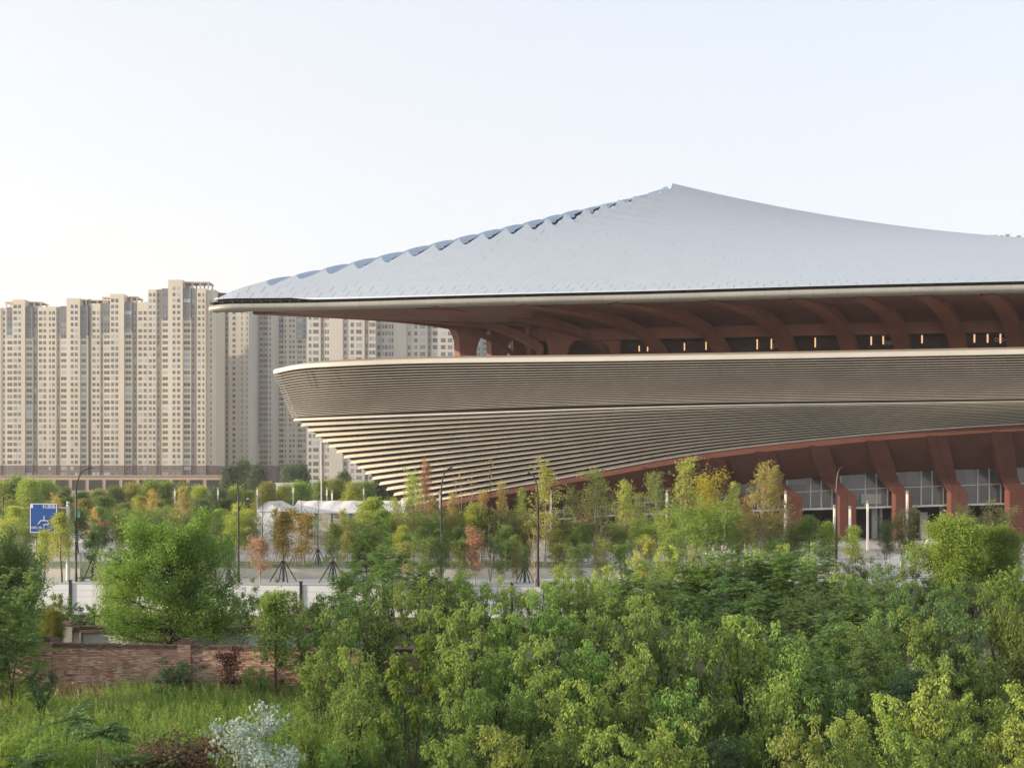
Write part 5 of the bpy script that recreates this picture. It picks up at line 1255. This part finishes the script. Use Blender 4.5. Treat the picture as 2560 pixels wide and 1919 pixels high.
single('leafy', 4, 'street_tree', 'street tree turning orange at its top, in props before the marquee', 708, 1268, 98.0, (0.19, 0.17, 0.035), 0.95); stakes('timber props under the street tree turning orange', 708, 98.0, 2.0, 1.35)
single('autumn', 1, 'autumn_tree', 'golden brown tree beside the staked tree turning orange', 757, 1262, 108.0, (0.30, 0.21, 0.04), 1.1)
single('leafy', 0, 'street_tree', 'dark green street tree in wide timber props before the open marquee', 832, 1300, 97.5, G_MID, 0.95); stakes('widest timber props, before the open marquee', 832, 97.5, 1.95, 1.4)
single('twig', 0, 'conifer', 'leafless dark conical tree in props, before the open marquee', 795, 1222, 118.0, G_OLIVE); stakes('timber props with cross bars on the lawn under the dark conical tree', 795, 118.0, 1.9, 1.1)
single('twig', 1, 'conifer', 'tall leafless dark tree standing against the white gable', 657, 1192, 122.0, G_OLIVE, 0.9)
single('twig', 0, 'conifer', 'pale leafless conical tree behind the lamp by the gable', 612, 1160, 150.0, G_OLIVE, 1.1)
single('twig', 1, 'conifer', 'thin dark leafless tree right of the gable, next to a slim pole', 754, 1228, 125.0, G_GOLD, 0.8)
for px, Y, l in [(72, 118, 'timber props on the lawn below the blue sign'), (277, 120, 'leaning timber props behind the round tree crown'), (738, 112, 'timber props behind the railing below the golden tree'), (905, 112, 'timber props behind the railing near the fern-leaved trees'), (1395, 108, 'dark timber props behind the railing beside the grey enclosure')]: stakes(l, px, Y, 1.9, 1.0, wrap=False)
single('leafy', 2, 'plaza_tree', 'yellow-green broad tree hiding the end of the open marquee', 930, 1232, 112.0, G_YEL, 1.45)
single('leafy', 3, 'plaza_tree', 'brighter green tree top against the marquee roof end', 955, 1262, 108.0, G_LIME, 1.2)
row('feather', 'plaza_tree', 'tree', 'feathery trees under the bowl tip', 'feathery olive tree under the louvre bowl', 'the marquee end',
    [(885, 1280, 108, G_OLIVE, 1.2), (985, 1275, 112, G_OLIVE, 1.3), (1030, 1268, 116, G_OLIVE, 1.2), (1075, 1275, 110, G_MID, 1.2), (1128, 1268, 114, G_OLIVE, 1.2), (1175, 1262, 118, G_MID, 1.2), (1230, 1262, 112, G_MID, 1.3), (1275, 1270, 116, G_MID, 1.2), (1318, 1276, 112, G_OLIVE, 1.2), (1410, 1288, 114, G_OLIVE, 1.3), (1455, 1296, 110, G_MID, 1.2), (1545, 1292, 116, G_LIME, 1.3), (1610, 1288, 114, G_LIME, 1.3)], wide=1.2)
single('leafy', 4, 'plaza_tree', 'bright yellow-green tree beside the street lamp crossing the fins', 1188, 1250, 112.0, G_YEL, 1.1)
single('sparse', 0, 'sparse_tree', 'sparse yellow tree in front of the fin tips', 1032, 1164, 112.0, G_YEL)
single('sparse', 1, 'sparse_tree', 'tall thin reddish tree overlapping the bowl fins', 1062, 1133, 116.0, (0.34, 0.20, 0.10), 0.6)
single('bare', 1, 'bare_tree', 'leafless pale tree in front of the louvre fins, broader', 1162, 1168, 118.0, G_GOLD, 0.9)
single('twig', 0, 'bare_tree', 'leafless slender tree in front of the louvre fins, taller', 1226, 1128, 120.0, G_GOLD, 0.8)
single('sparse', 2, 'sparse_tree', 'small golden sparse tree below the lowest louvre fin', 1254, 1192, 114.0, G_GOLD, 0.6)
single('autumn', 2, 'autumn_tree', 'orange-leaved tree standing over the railing', 1188, 1318, 94.0, (0.40, 0.27, 0.15), 1.1)
single('bare', 2, 'bare_tree', 'leafless many-stemmed pale tree beside the orange-leaved tree', 1226, 1300, 94.5, G_GOLD, 0.9)
single('bare', 0, 'bare_tree', 'leafless pale vase-shaped tree at the street lamp near the enclosure', 1338, 1312, 93.0, G_GOLD, 1.0)
single('leafy', 1, 'street_tree', 'dark green staked tree below the first lit orange column', 1312, 1360, 97.0, G_DEEP, 0.9); stakes('timber props under the dark tree near the enclosure', 1312, 97.0, 1.6, 1.0)
for i, (px, py, Y, c, w, l) in enumerate([(1362, 1138, 108, G_YEL, 1.0, 'tall sparse yellow-green tree in front of the bowl edge, by the street lamp'), (1490, 1156, 110, G_OLIVE, 1.55, 'broad sparse tree with ascending branches before the red beam'), (1640, 1168, 114, G_OLIVE, 1.15, 'sparse olive tree before the red underside, between white poles'),
    (1716, 1130, 110, G_YEL, 1.1, 'sparse yellow-green tree with long side whips before the red underside'), (1905, 1146, 106, (0.36, 0.31, 0.08), 1.15, 'pale golden tree left of the clear window bays, upright branches')]):
    single('sparse', i, 'sparse_tree', l, px, py, Y, c, w)
single('sparse', 2, 'sparse_tree', 'pale golden companion stem behind the upright golden tree', 1935, 1150, 108, (0.36, 0.31, 0.08), 0.9)
single('feather', 1, 'yellow_tree', 'bright yellow dense tree in front of the red colonnade', 1776, 1150, 108.0, (0.40, 0.36, 0.05), 0.95)
single('twig', 1, 'bare_tree', 'reddish bare top rising out of the bright yellow tree', 1768, 1126, 112.0, G_GOLD, 0.8)
row('feather', 'plaza_tree', 'tree', 'feathery trees before the colonnade', 'soft green tree before the red colonnade', 'the grey enclosure',
    [(1680, 1268, 108, G_LIME, 1.2), (1735, 1240, 104, G_LIME, 1.25), (1800, 1236, 104, G_LIME, 1.3), (1850, 1290, 110, G_LIME, 1.2), (1925, 1290, 108, G_OLIVE, 1.2), (1985, 1298, 112, G_MID, 1.2)], wide=1.2)
row('leafy', 'plaza_tree', 'tree', 'leafy trees between the white poles', 'leafy green tree among the white poles', 'the pale golden tree', [(2020, 1280, 112, G_MID, 1.5), (2072, 1296, 106, G_LIME, 1.3), (2130, 1306, 104, G_LIME, 1.2)])
row('feather', 'plaza_tree', 'tree', 'grey-green trees before the entrance', 'loose grey-green tree before the entrance columns', 'the lit window blind', [(2212, 1288, 112, G_DARK, 1.0), (2262, 1246, 108, (0.12, 0.15, 0.06), 1.0), (2425, 1256, 104, (0.13, 0.16, 0.06), 1.1), (2500, 1250, 106, (0.13, 0.15, 0.06), 1.1)])
single('ball', 0, 'ball_tree', 'dense rounded yellow-green tree, taller of the overlapping pair', 2385, 1302, 68.0, (0.25, 0.30, 0.055), 1.12)
single('ball', 1, 'ball_tree', 'dense rounded yellow-green tree with a visible dark stem, lower of the pair', 2490, 1318, 70.0, (0.22, 0.285, 0.055), 1.0)
# clipped bushes on the verge
row('shrub', 'clipped_bush', 'bush', 'clipped bushes on the verge', 'low clipped bush on the verge behind the hoarding', 'the sign mast', [(205, 1440, 98, G_DEEP, 1.6), (238, 1442, 98, G_DEEP, 1.6), (262, 1441, 98.5, G_DEEP, 1.6), (632, 1444, 97, G_MID, 1.5), (693, 1446, 97, G_MID, 1.7), (765, 1462, 97, G_DEEP, 2.0), (800, 1464, 97, G_DEEP, 2.0)])
# between hoarding and brick wall
single('round', 0, 'round_tree', 'big round-crowned green tree with dark branches behind the brick wall', 425, 1310, 50.0, (0.185, 0.285, 0.058), 0.95, z=0, rz=0.6)
single('willow', 0, 'willow', 'pale green weeping willow at the shoulder of the round tree', 300, 1378, 56.0, (0.27, 0.36, 0.10), 0.8, z=0)
row('mulberry', 'shrub', 'shrub', 'shrubs below the hoarding', 'leafy shrub below the white hoarding', 'the frame edge',
    [(60, 1468, 60, G_MUL, 1.0), (118, 1478, 58, G_MUL, 1.1), (160, 1492, 61, G_MUL, 1.2), (200, 1500, 60, G_DEEP, 1.2), (236, 1506, 62, G_DEEP, 1.2), (560, 1480, 58, G_MUL, 1.1), (618, 1470, 57, G_MUL, 1.1), (666, 1468, 60, G_MUL2, 1.1), (724, 1466, 57, G_MUL, 1.15), (770, 1500, 55, G_MUL, 1.1)], 0)
single('ball', 0, 'yellow_bush', 'small yellow-green rounded bush beside the grey pier', 130, 1528, 50.5, (0.20, 0.23, 0.04), 0.75, cat='bush', z=0)
single('round', 1, 'dense_tree', 'dark feathery tree cut by the frame edge, beside the meadow', -22, 1338, 44.0, (0.16, 0.24, 0.07), 0.72, z=0)
row('pinnate', 'fern_leaved_tree', 'tree', 'fern-leaved trees at the meadow edge', 'blue-green fern-leaved tree at the brick wall end', 'the frame edge', [(-40, 1470, 38, (0.165, 0.255, 0.075), 0.8), (28, 1478, 39.5, (0.17, 0.26, 0.078), 0.75)], 0)
single('leafy', 1, 'wall_tree', 'thin dark-stemmed tree growing in front of the brick wall', 690, 1462, 41.5, G_MUL, 1.1, z=0)
# shrubs in front of the brick wall
single('mulberry', 2, 'shrub', 'dark green shrub against the wall under the second pier', 438, 1645, 42.4, (0.075, 0.13, 0.05), 2.3, cat='shrub', z=0)
single('autumn', 1, 'dead_shrub', 'dead dark red shrub against the brick wall', 575, 1612, 42.4, (0.065, 0.024, 0.020), 1.2, cat='shrub', z=0)
single('mulberry', 4, 'shrub', 'small light green shrub right of the dead red shrub', 640, 1664, 41.8, G_MUL, 1.7, cat='shrub', z=0)
single('bare', 1, 'weed', 'thin dark climbing weed on the middle of the brick wall', 312, 1640, 43.3, (0.04, 0.05, 0.025), 0.9, cat='weed', z=0)
single('mulberry', 3, 'shrub', 'blue-green drooping shrub beside the first pier', 104, 1662, 38.5, (0.07, 0.135, 0.055), 0.9, cat='shrub', z=0)
# meadow plants
single('silver', 0, 'silver_plant', 'silvery white-leaved plant in the meadow', 618, 1755, 28.0, (0.32, 0.37, 0.34), 0.85, cat='plant', z=0)
single('silver', 1, 'silver_plant', 'lower silvery white-leaved plant beside the taller silvery one', 690, 1850, 27.2, (0.31, 0.36, 0.33), 0.9, cat='plant', z=0)
row('ailanthus', 'sapling', 'sapling', 'fern-leaved saplings in the meadow', 'dark fern-leaved sapling in the meadow', 'the brick pier side', [(165, 1765, 31.5, (0.085, 0.165, 0.055), 0.9), (236, 1795, 29.5, (0.085, 0.165, 0.055), 0.95), (70, 1882, 28.5, (0.095, 0.18, 0.055), 1.1), (330, 1872, 28.2, (0.095, 0.18, 0.055), 1.1)], 0)
row('shrub', 'bramble', 'bramble', 'reddish brambles in the meadow', 'brown-red bramble left of the silvery plant', 'the silvery plant', [(492, 1840, 29.2, (0.16, 0.11, 0.06), 1.5), (430, 1846, 28.8, (0.17, 0.11, 0.06), 1.4), (375, 1868, 28.3, (0.09, 0.10, 0.045), 1.4)], 0)
row('mulberry', 'weed', 'weed', 'low bushy weeds in the meadow', 'low bushy weed in the meadow', 'the frame edge', [(22, 1830, 31, G_LIME, 1.3), (95, 1836, 30.5, G_MUL, 1.3), (300, 1850, 32, G_LIME, 1.3), (770, 1780, 32, G_MUL, 1.1), (840, 1840, 29, G_MUL, 1.1)], 0)
# fern-leaved trees in the middle distance
row('pinnate', 'fern_leaved_tree', 'tree', 'fern-leaved trees by the hoarding', 'dark fern-leaved tree rising in front of the hoarding', 'the open marquee',
    [(915, 1330, 72, G_PIN, 0.85), (985, 1366, 69, G_PIN, 0.9), (870, 1432, 64, G_PIN, 1.0), (1060, 1420, 62, G_PIN, 1.0), (1130, 1428, 60, G_PIN, 1.0)], 0)
row('pinnate', 'fern_leaved_tree', 'tree', 'fern-leaved trees before the colonnade', 'spreading fern-leaved tree in the thicket before the colonnade', 'the grey enclosure',
    [(1560, 1452, 58, G_PIN, 1.1), (1640, 1440, 55, G_PIN, 1.1), (1715, 1412, 57, G_PIN, 1.1), (1790, 1396, 56, G_PIN, 1.15), (1868, 1384, 58, G_PIN, 1.15), (1940, 1394, 56, G_PIN, 1.15), (2010, 1406, 54, G_DEEP, 1.1), (1770, 1480, 48, G_DEEP, 1.1), (1890, 1470, 47, G_DEEP, 1.1), (2030, 1478, 46, G_DEEP, 1.1), (2140, 1500, 45, G_DEEP, 1.1), (2060, 1566, 40, G_DEEP, 1.0), (2180, 1590, 39, G_DEEP, 1.0), (2265, 1690, 33, (0.045, 0.10, 0.055), 0.9)], 0)
row('mulberry', 'shrub', 'shrub', 'pale shrubs before the podium steps', 'pale loose shrub before the podium steps', 'the cabinets', [(1880, 1360, 74, G_LIME, 0.9), (1950, 1352, 76, G_LIME, 0.9), (2020, 1362, 72, G_LIME, 0.9), (2085, 1385, 70, (0.18, 0.24, 0.10), 0.9), (2150, 1376, 72, (0.18, 0.24, 0.10), 0.9), (2210, 1390, 68, (0.17, 0.23, 0.10), 0.9), (2268, 1400, 70, (0.17, 0.23, 0.10), 0.9)], 0)
row('mulberry', 'shrub', 'shrub', 'bright shrubs before the enclosure', 'bright broad-leaved shrub before the enclosure', 'the bare vase-shaped tree', [(1410, 1400, 70, G_MUL2, 0.8), (1500, 1404, 66, G_MUL2, 0.9), (1600, 1362, 72, G_YEL, 0.7), (1668, 1352, 76, G_YEL, 0.7), (1745, 1372, 70, G_MUL2, 0.8)], 0)
# mulberry thicket, row by row toward the camera
def thicket(mark, group, desc, specs): row('mulberry', 'mulberry', 'shrub', group, desc, mark, [(px, py, Y, c, w) for px, py, Y, c, w in specs], 0)
thicket('the wall tree', 'thicket row by the rendered wall', 'broad-leaved bush at the back of the thicket', [(800, 1472, 52, G_MUL, 1.0), (880, 1448, 50, G_MUL, 1.0), (955, 1438, 51, G_MUL2, 1.0), (1035, 1430, 50, G_MUL2, 1.0), (1115, 1440, 52, G_MUL, 1.0), (1195, 1432, 50, G_MUL, 1.0), (1275, 1446, 51, G_MUL2, 1.0), (1355, 1440, 50, G_MUL, 1.0), (1440, 1436, 51, G_MUL2, 1.0), (1520, 1448, 50, G_MUL, 1.0), (1610, 1470, 48, G_MUL, 1.0), (2260, 1466, 50, G_DEEP, 1.0), (2340, 1480, 48, G_DEEP, 1.0)])
thicket('the wall tree', 'thicket row behind the pale-barked sapling', 'dense drooping-leaved bush in the second thicket row', [(770, 1535, 42, G_MUL, 1.0), (850, 1510, 41, G_MUL, 1.05), (945, 1500, 42, G_MUL, 1.05), (1090, 1500, 42, G_MUL, 1.05), (1180, 1500, 41, G_MUL, 1.05), (1275, 1512, 42, G_MUL, 1.05), (1370, 1500, 41, G_MUL, 1.05), (1465, 1510, 42, G_MUL, 1.05), (1560, 1520, 41, G_PIN, 1.05), (1660, 1530, 42, G_MUL, 1.05), (2110, 1540, 42, G_MUL, 1.0), (2210, 1520, 43, G_MUL, 1.0), (2310, 1516, 42, G_MUL, 1.0), (2400, 1510, 41, G_DEEP, 1.0)])
thicket('the silvery plant', 'thicket row beside the pale-barked sapling', 'tall leafy bush in the third thicket row', [(800, 1610, 35.5, G_MUL, 1.0), (900, 1600, 35, G_MUL, 1.0), (1130, 1590, 35, G_MUL, 1.05), (1240, 1600, 36, G_MUL, 1.05), (1350, 1585, 35, G_MUL, 1.05), (1470, 1590, 36, G_MUL, 1.05), (1590, 1610, 35, G_MUL, 1.05), (1740, 1530, 35, G_MUL, 1.05), (1860, 1516, 36, G_MUL2, 1.1), (1970, 1560, 35, G_MUL, 1.05), (2100, 1650, 35, G_DEEP, 1.0), (2220, 1625, 36, G_MUL, 1.0), (2340, 1610, 35, G_MUL, 1.05), (2450, 1620, 36, G_MUL, 1.05)])
thicket('the silvery plant', 'thicket row in front', 'leafy bush with pale new leaves in the front thicket row', [(880, 1700, 31, G_MUL, 1.0), (1180, 1700, 30.5, G_MUL, 1.0), (1310, 1690, 31, G_MUL, 1.05), (1440, 1680, 30, G_MUL2, 1.05), (1560, 1690, 31, G_MUL, 1.05), (1690, 1700, 30, G_MUL, 1.05), (1930, 1680, 30.5, G_MUL, 1.05), (2120, 1760, 29, G_MUL2, 1.0), (2240, 1720, 30, G_MUL2, 1.05), (2330, 1690, 29, G_MUL2, 1.05), (2450, 1720, 30, G_MUL2, 1.05), (2550, 1700, 29, G_MUL2, 1.0)])
thicket('the silvery plant', 'lowest bushes along the bottom', 'low bright bush at the bottom of the thicket', [(1130, 1820, 27, G_MUL, 1.1), (1270, 1800, 26.5, G_MUL2, 1.1), (1400, 1810, 27, G_MUL, 1.1), (1540, 1800, 26, G_MUL2, 1.1), (1680, 1790, 26.5, G_MUL2, 1.1), (1800, 1830, 27, (0.07, 0.125, 0.05), 1.1), (2010, 1800, 26, G_MUL2, 1.1), (2130, 1830, 26.5, G_MUL2, 1.1), (2280, 1810, 26, G_MUL2, 1.1), (2410, 1820, 26.5, G_MUL2, 1.1), (2540, 1810, 26, G_MUL2, 1.1)])
single('sapling', 1, 'young_tree', 'young tree with pale bare stems and bright leaves in front of the thicket', 1035, 1530, 29.0, (0.16, 0.21, 0.035), 0.85, z=0)
row('mulberry', 'vine_tree', 'tree', 'bright trees cut by the frame edge', 'bright yellow-green leafy tree cut by the frame edge', 'the ball-shaped trees', [(2555, 1392, 46, (0.16, 0.23, 0.045), 0.9), (2500, 1450, 44, (0.14, 0.21, 0.045), 0.8), (2560, 1500, 38, (0.14, 0.20, 0.042), 0.9)], 0)

# ------------------------------------------------------------------ meadow grass and weeds (uncountable)
gr = np.random.default_rng(77)
def meadow(name, n, col, x0, x1, y0, y1, hmin, hmax, w, lean, patch, seed, keep=None):
    pr = np.random.default_rng(seed)
    cx = pr.uniform(x0, x1, 60); cy = pr.uniform(y0, y1, 60); am = pr.uniform(-1, 1, 60)
    m = int(n * 1.8); Y = y0 + (y1 - y0) * pr.uniform(0, 1, m) ** 0.85; px = pr.uniform(x0, x1, m); 
    X = gx(px, Y)
    CX = gx(cx, cy)
    f = np.zeros(m)
    for a, b_, c in zip(CX, cy, am): f += c * np.exp(-((X - a) ** 2 + ((Y - b_)) ** 2) / 1.6)
    sel = f > patch
    X, Y, f = X[sel][:n], Y[sel][:n], f[sel][:n]; k = len(X)
    h = pr.uniform(hmin, hmax, k) * (1 + 0.35 * np.clip(f, -1, 1)); d = np.stack([pr.normal(0, lean, k), pr.normal(0, lean, k), np.ones(k)], 1)
    pos = np.stack([X, Y, np.full(k, -0.02)], 1)
    o = link(name, leaves_mesh(name, pos, d, unit(pr.normal(0, 1, (k, 3)) * np.array([1, 1, .1])), h, h * 0 + w, np.clip(0.5 + 0.25 * f + pr.normal(0, .2, k), 0, 1), M['leaf'], 0.3))
    o.color = (*col, 1); tag(o, kind='stuff'); return o
def weedfield(name, n, col, x0, x1, y0, y1, hmin, hmax, seed, leafn=26, L=0.09, W=0.016, patch=-0.2):
    pr = np.random.default_rng(seed); m = n * 2
    Y = pr.uniform(y0, y1, m); X = gx(pr.uniform(x0, x1, m), Y)
    cy = pr.uniform(y0, y1, 40); CX = gx(pr.uniform(x0, x1, 40), cy); am = pr.uniform(-1, 1, 40); f = np.zeros(m)
    for a, b_, c in zip(CX, cy, am): f += c * np.exp(-((X - a) ** 2 + (Y - b_) ** 2) / 2.2)
    s = f > patch; X, Y, f = X[s][:n], Y[s][:n], f[s][:n]; k = len(X); h = pr.uniform(hmin, hmax, k)
    tn = pr.uniform(0, 1, k); lean = pr.normal(0, .12, (k, 2))
    i = np.repeat(np.arange(k), leafn); q = np.tile(np.linspace(0.1, 1, leafn), k); N = len(i)
    pos = np.stack([X[i] + lean[i, 0] * h[i] * q, Y[i] + lean[i, 1] * h[i] * q, h[i] * q], 1) + rv(pr, N, 0.012)
    az = pr.uniform(0, 6.28, N); e = pr.uniform(0.3, 1.2, N); d = np.stack([np.cos(az) * np.cos(e), np.sin(az) * np.cos(e), np.sin(e)], 1)
    l = L * (1.5 - q) * pr.uniform(.7, 1.2, N) * (h[i] / 0.5)
    o = link(name, leaves_mesh(name, pos, d, unit(rv(pr, N) + np.array([0, 0, 1.])), l, l * 0 + W, np.clip(0.5 * tn[i] + pr.uniform(0, .5, N), 0, 1), M['leaf'], 0.3)); o.color = (*col, 1); tag(o, kind='stuff')
meadow('meadow_grass', 115000, (0.185, 0.275, 0.075), -600, 1000, 26.5, 44.6, 0.22, 0.55, 0.022, 0.28, -0.9, 1)
meadow('dry_grass', 12000, (0.30, 0.27, 0.14), -250, 1000, 30, 44.3, 0.3, 0.7, 0.012, 0.3, 0.25, 2)
meadow('meadow_grass', 40000, (0.13, 0.19, 0.055), 800, 2750, 24, 48, 0.2, 0.5, 0.03, 0.35, -1.5, 3)
meadow('rough_grass', 38000, (0.17, 0.21, 0.075), -700, 1300, 47, 66, 0.25, 0.7, 0.03, 0.35, -1.0, 4)
weedfield('tall_weeds', 11000, (0.235, 0.345, 0.085), -600, 950, 31, 44.3, 0.35, 1.05, 5)
weedfield('green_weeds', 5400, (0.17, 0.29, 0.07), -600, 950, 26.5, 36, 0.3, 0.7, 6, L=0.12, W=0.028, patch=0.0)
weedfield('undergrowth', 5000, (0.10, 0.165, 0.05), 850, 2750, 24, 46, 0.4, 0.9, 7, leafn=20, L=0.16, W=0.05, patch=-1)
meadow('lawn_grass', 32000, (0.20, 0.27, 0.085), -100, 1900, 103.2, 125, 0.12, 0.3, 0.05, 0.4, -1.5, 8)
row('feather', 'plaza_tree', 'tree', 'feathery trees on the plaza before the steps', 'smaller feathery tree on the plaza before the steps', 'the red pillar sign',
    [(1380, 1320, 128, G_OLIVE, 1.3), (1440, 1326, 132, G_MID, 1.3), (1500, 1322, 128, G_OLIVE, 1.3), (1580, 1326, 130, G_MID, 1.3), (1660, 1318, 128, G_OLIVE, 1.3), (1880, 1316, 128, G_OLIVE, 1.3), (1960, 1322, 130, G_MID, 1.3)])
row('leafy', 'plaza_tree', 'tree', 'plaza trees left of the bowl foot', 'olive plaza tree beneath the lowest fins', 'the marquee end', [(1010, 1300, 132, G_OLIVE, 1.4), (1090, 1296, 134, G_MID, 1.4), (1150, 1300, 130, G_OLIVE, 1.4), (1210, 1296, 134, G_OLIVE, 1.4), (1290, 1300, 132, G_MID, 1.4)])
T = thing('pillar_sign', 'narrow dark red pillar sign with a white lower panel beside the grey enclosure', 'sign'); Y = 112.0
b = MB(); b.box((gx(1442, Y), Y, 0.06), (gx(1447, Y), Y + .3, gz(1353, Y))); b.build('pillar', M['red_concrete'], T)
b = MB(); b.box((gx(1447.2, Y), Y + .02, 0.06), (gx(1454, Y), Y + .28, gz(1380, Y))); b.build('panel', M['pale_wall'], T)
row('leafy', 'street_tree', 'tree', 'thin trees along the railing', 'thin young tree along the railing', 'the widest timber props',
    [(868, 1322, 106, G_OLIVE, 1.2), (912, 1310, 107, G_MID, 1.2), (958, 1318, 104, G_OLIVE, 1.3), (1005, 1306, 106, G_YEL, 1.2), (1052, 1312, 104, G_MID, 1.3), (1100, 1316, 107, G_LIME, 1.2), (1148, 1310, 105, G_MID, 1.2), (1262, 1306, 106, G_MID, 1.2), (1290, 1330, 104, G_LIME, 1.1), (1392, 1316, 106, G_OLIVE, 1.2), (1430, 1330, 108, G_MID, 1.1)])
row('sparse', 'sparse_tree', 'tree', 'wispy trees along the lawn', 'wispy half-bare young tree on the lawn', 'the marquee gable',
    [(690, 1255, 118, G_OLIVE, 0.9), (860, 1262, 118, G_YEL, 1.0), (900, 1250, 120, G_OLIVE, 1.0), (985, 1235, 118, G_YEL, 1.0), (1085, 1228, 120, G_OLIVE, 1.0), (1130, 1220, 118, G_GOLD, 0.9), (1205, 1215, 120, G_GOLD, 0.9), (1300, 1210, 118, G_YEL, 0.9), (1430, 1205, 120, G_OLIVE, 1.0), (1560, 1188, 118, G_YEL, 1.0), (1600, 1222, 120, G_OLIVE, 1.0), (1830, 1196, 116, G_YEL, 1.0), (1870, 1236, 116, G_GOLD, 0.8)])
row('bare', 'bare_tree', 'tree', 'bare pale trees on the lawn', 'bare pale-stemmed tree on the lawn', 'the golden brown tree', [(775, 1330, 112, G_GOLD, 0.9), (888, 1318, 114, G_GOLD, 0.9), (1010, 1312, 114, G_GOLD, 0.9), (1255, 1300, 110, G_GOLD, 0.9), (1470, 1316, 112, G_GOLD, 0.9), (1690, 1306, 112, G_GOLD, 0.9)])
row('shrub', 'verge_bush', 'bush', 'bushes behind the railing', 'loose bush behind the railing', 'the gable', [(690, 1402, 108, G_MID, 2.2), (760, 1404, 109, G_OLIVE, 2.4), (880, 1402, 107, G_MID, 2.4), (950, 1404, 108, G_OLIVE, 2.4), (1010, 1400, 107, G_MID, 2.4), (1090, 1402, 108, G_MID, 2.4), (1150, 1404, 107, G_OLIVE, 2.4), (1240, 1402, 108, G_MID, 2.4), (1300, 1400, 107, G_DEEP, 2.4), (1530, 1402, 112, G_DEEP, 2.6), (1590, 1404, 112, G_DEEP, 2.6), (1650, 1402, 110, G_MID, 2.6)])
row('autumn', 'low_tree', 'tree', 'low leafy trees in front of the railing', 'low-branched leafy tree in front of the railing', 'the fern-leaved pair',
    [(1015, 1336, 95, G_OLIVE, 1.2), (1062, 1326, 94, G_MID, 1.2), (1105, 1342, 95, G_MID, 1.2), (1150, 1330, 94, G_OLIVE, 1.1), (1258, 1336, 94, G_MID, 1.2), (1292, 1344, 95, G_OLIVE, 1.1), (1398, 1338, 94, G_OLIVE, 1.2), (1442, 1352, 92, G_MUL, 1.2), (1500, 1346, 92, G_OLIVE, 1.2), (1556, 1340, 93, G_MUL, 1.2), (1620, 1330, 94, G_YEL, 1.2), (1690, 1322, 93, G_LIME, 1.2)])
row('mulberry', 'shrub', 'shrub', 'shrubs under the ball-shaped trees', 'green shrub under the ball-shaped trees and steps', 'the pale loose shrubs',
    [(2090, 1420, 62, G_MUL, 1.1), (2150, 1430, 60, G_MUL, 1.1), (2205, 1426, 62, (0.17, 0.23, 0.10), 1.1), (2262, 1436, 60, G_MUL, 1.1), (2320, 1440, 60, G_DEEP, 1.1), (2375, 1446, 58, G_MUL, 1.1), (2430, 1440, 60, G_DEEP, 1.1), (2490, 1446, 58, G_MUL, 1.1), (2545, 1440, 60, G_MUL, 1.1)], 0)
row('mulberry', 'shrub', 'shrub', 'shrubs closing the thicket top', 'leafy shrub at the top edge of the thicket', 'the grey enclosure',
    [(1395, 1440, 62, G_MUL, 1.1), (1450, 1432, 60, G_MUL2, 1.1), (1508, 1436, 62, G_MUL, 1.1), (1575, 1424, 60, G_MUL2, 1.0), (1650, 1420, 62, G_MUL, 1.0), (1730, 1416, 62, G_MUL2, 1.0)], 0)
row('leafy', 'park_tree', 'tree', 'bushy park trees left of the marquee', 'bushy green park tree in the third row', 'the frame edge',
    [(-15, 1262, 142, G_MID, 1.6), (40, 1258, 146, G_YEL, 1.6), (92, 1272, 140, G_MID, 1.6), (145, 1262, 148, G_OLIVE, 1.6), (196, 1268, 140, G_DARK, 1.7), (246, 1262, 146, G_MID, 1.7), (298, 1270, 140, G_OLIVE, 1.7), (345, 1262, 148, G_MID, 1.7), (395, 1268, 142, G_DARK, 1.7), (446, 1262, 146, G_OLIVE, 1.7), (496, 1262, 142, G_MID, 1.7), (545, 1266, 146, G_LIME, 1.7), (592, 1272, 140, G_MID, 1.6)])
# thin evening haze over the whole place
hm = bpy.data.materials.new('haze'); hm.use_nodes = True; hm.node_tree.nodes.clear()
ho_ = hm.node_tree.nodes.new('ShaderNodeOutputMaterial'); hv = hm.node_tree.nodes.new('ShaderNodeVolumePrincipled')
hv.inputs['Color'].default_value = (0.95, 0.95, 0.96, 1); hv.inputs['Density'].default_value = 0.00017; hv.inputs['Anisotropy'].default_value = 0.2
hm.node_tree.links.new(hv.outputs[0], ho_.inputs['Volume']); M['haze'] = hm
hz = MB(); hz.box((-1402, -62, -1.0), (1402, 2402, 128.0))
ho = hz.build('haze', M['haze'] if 'haze' in M else None); tag(ho, kind='stuff')
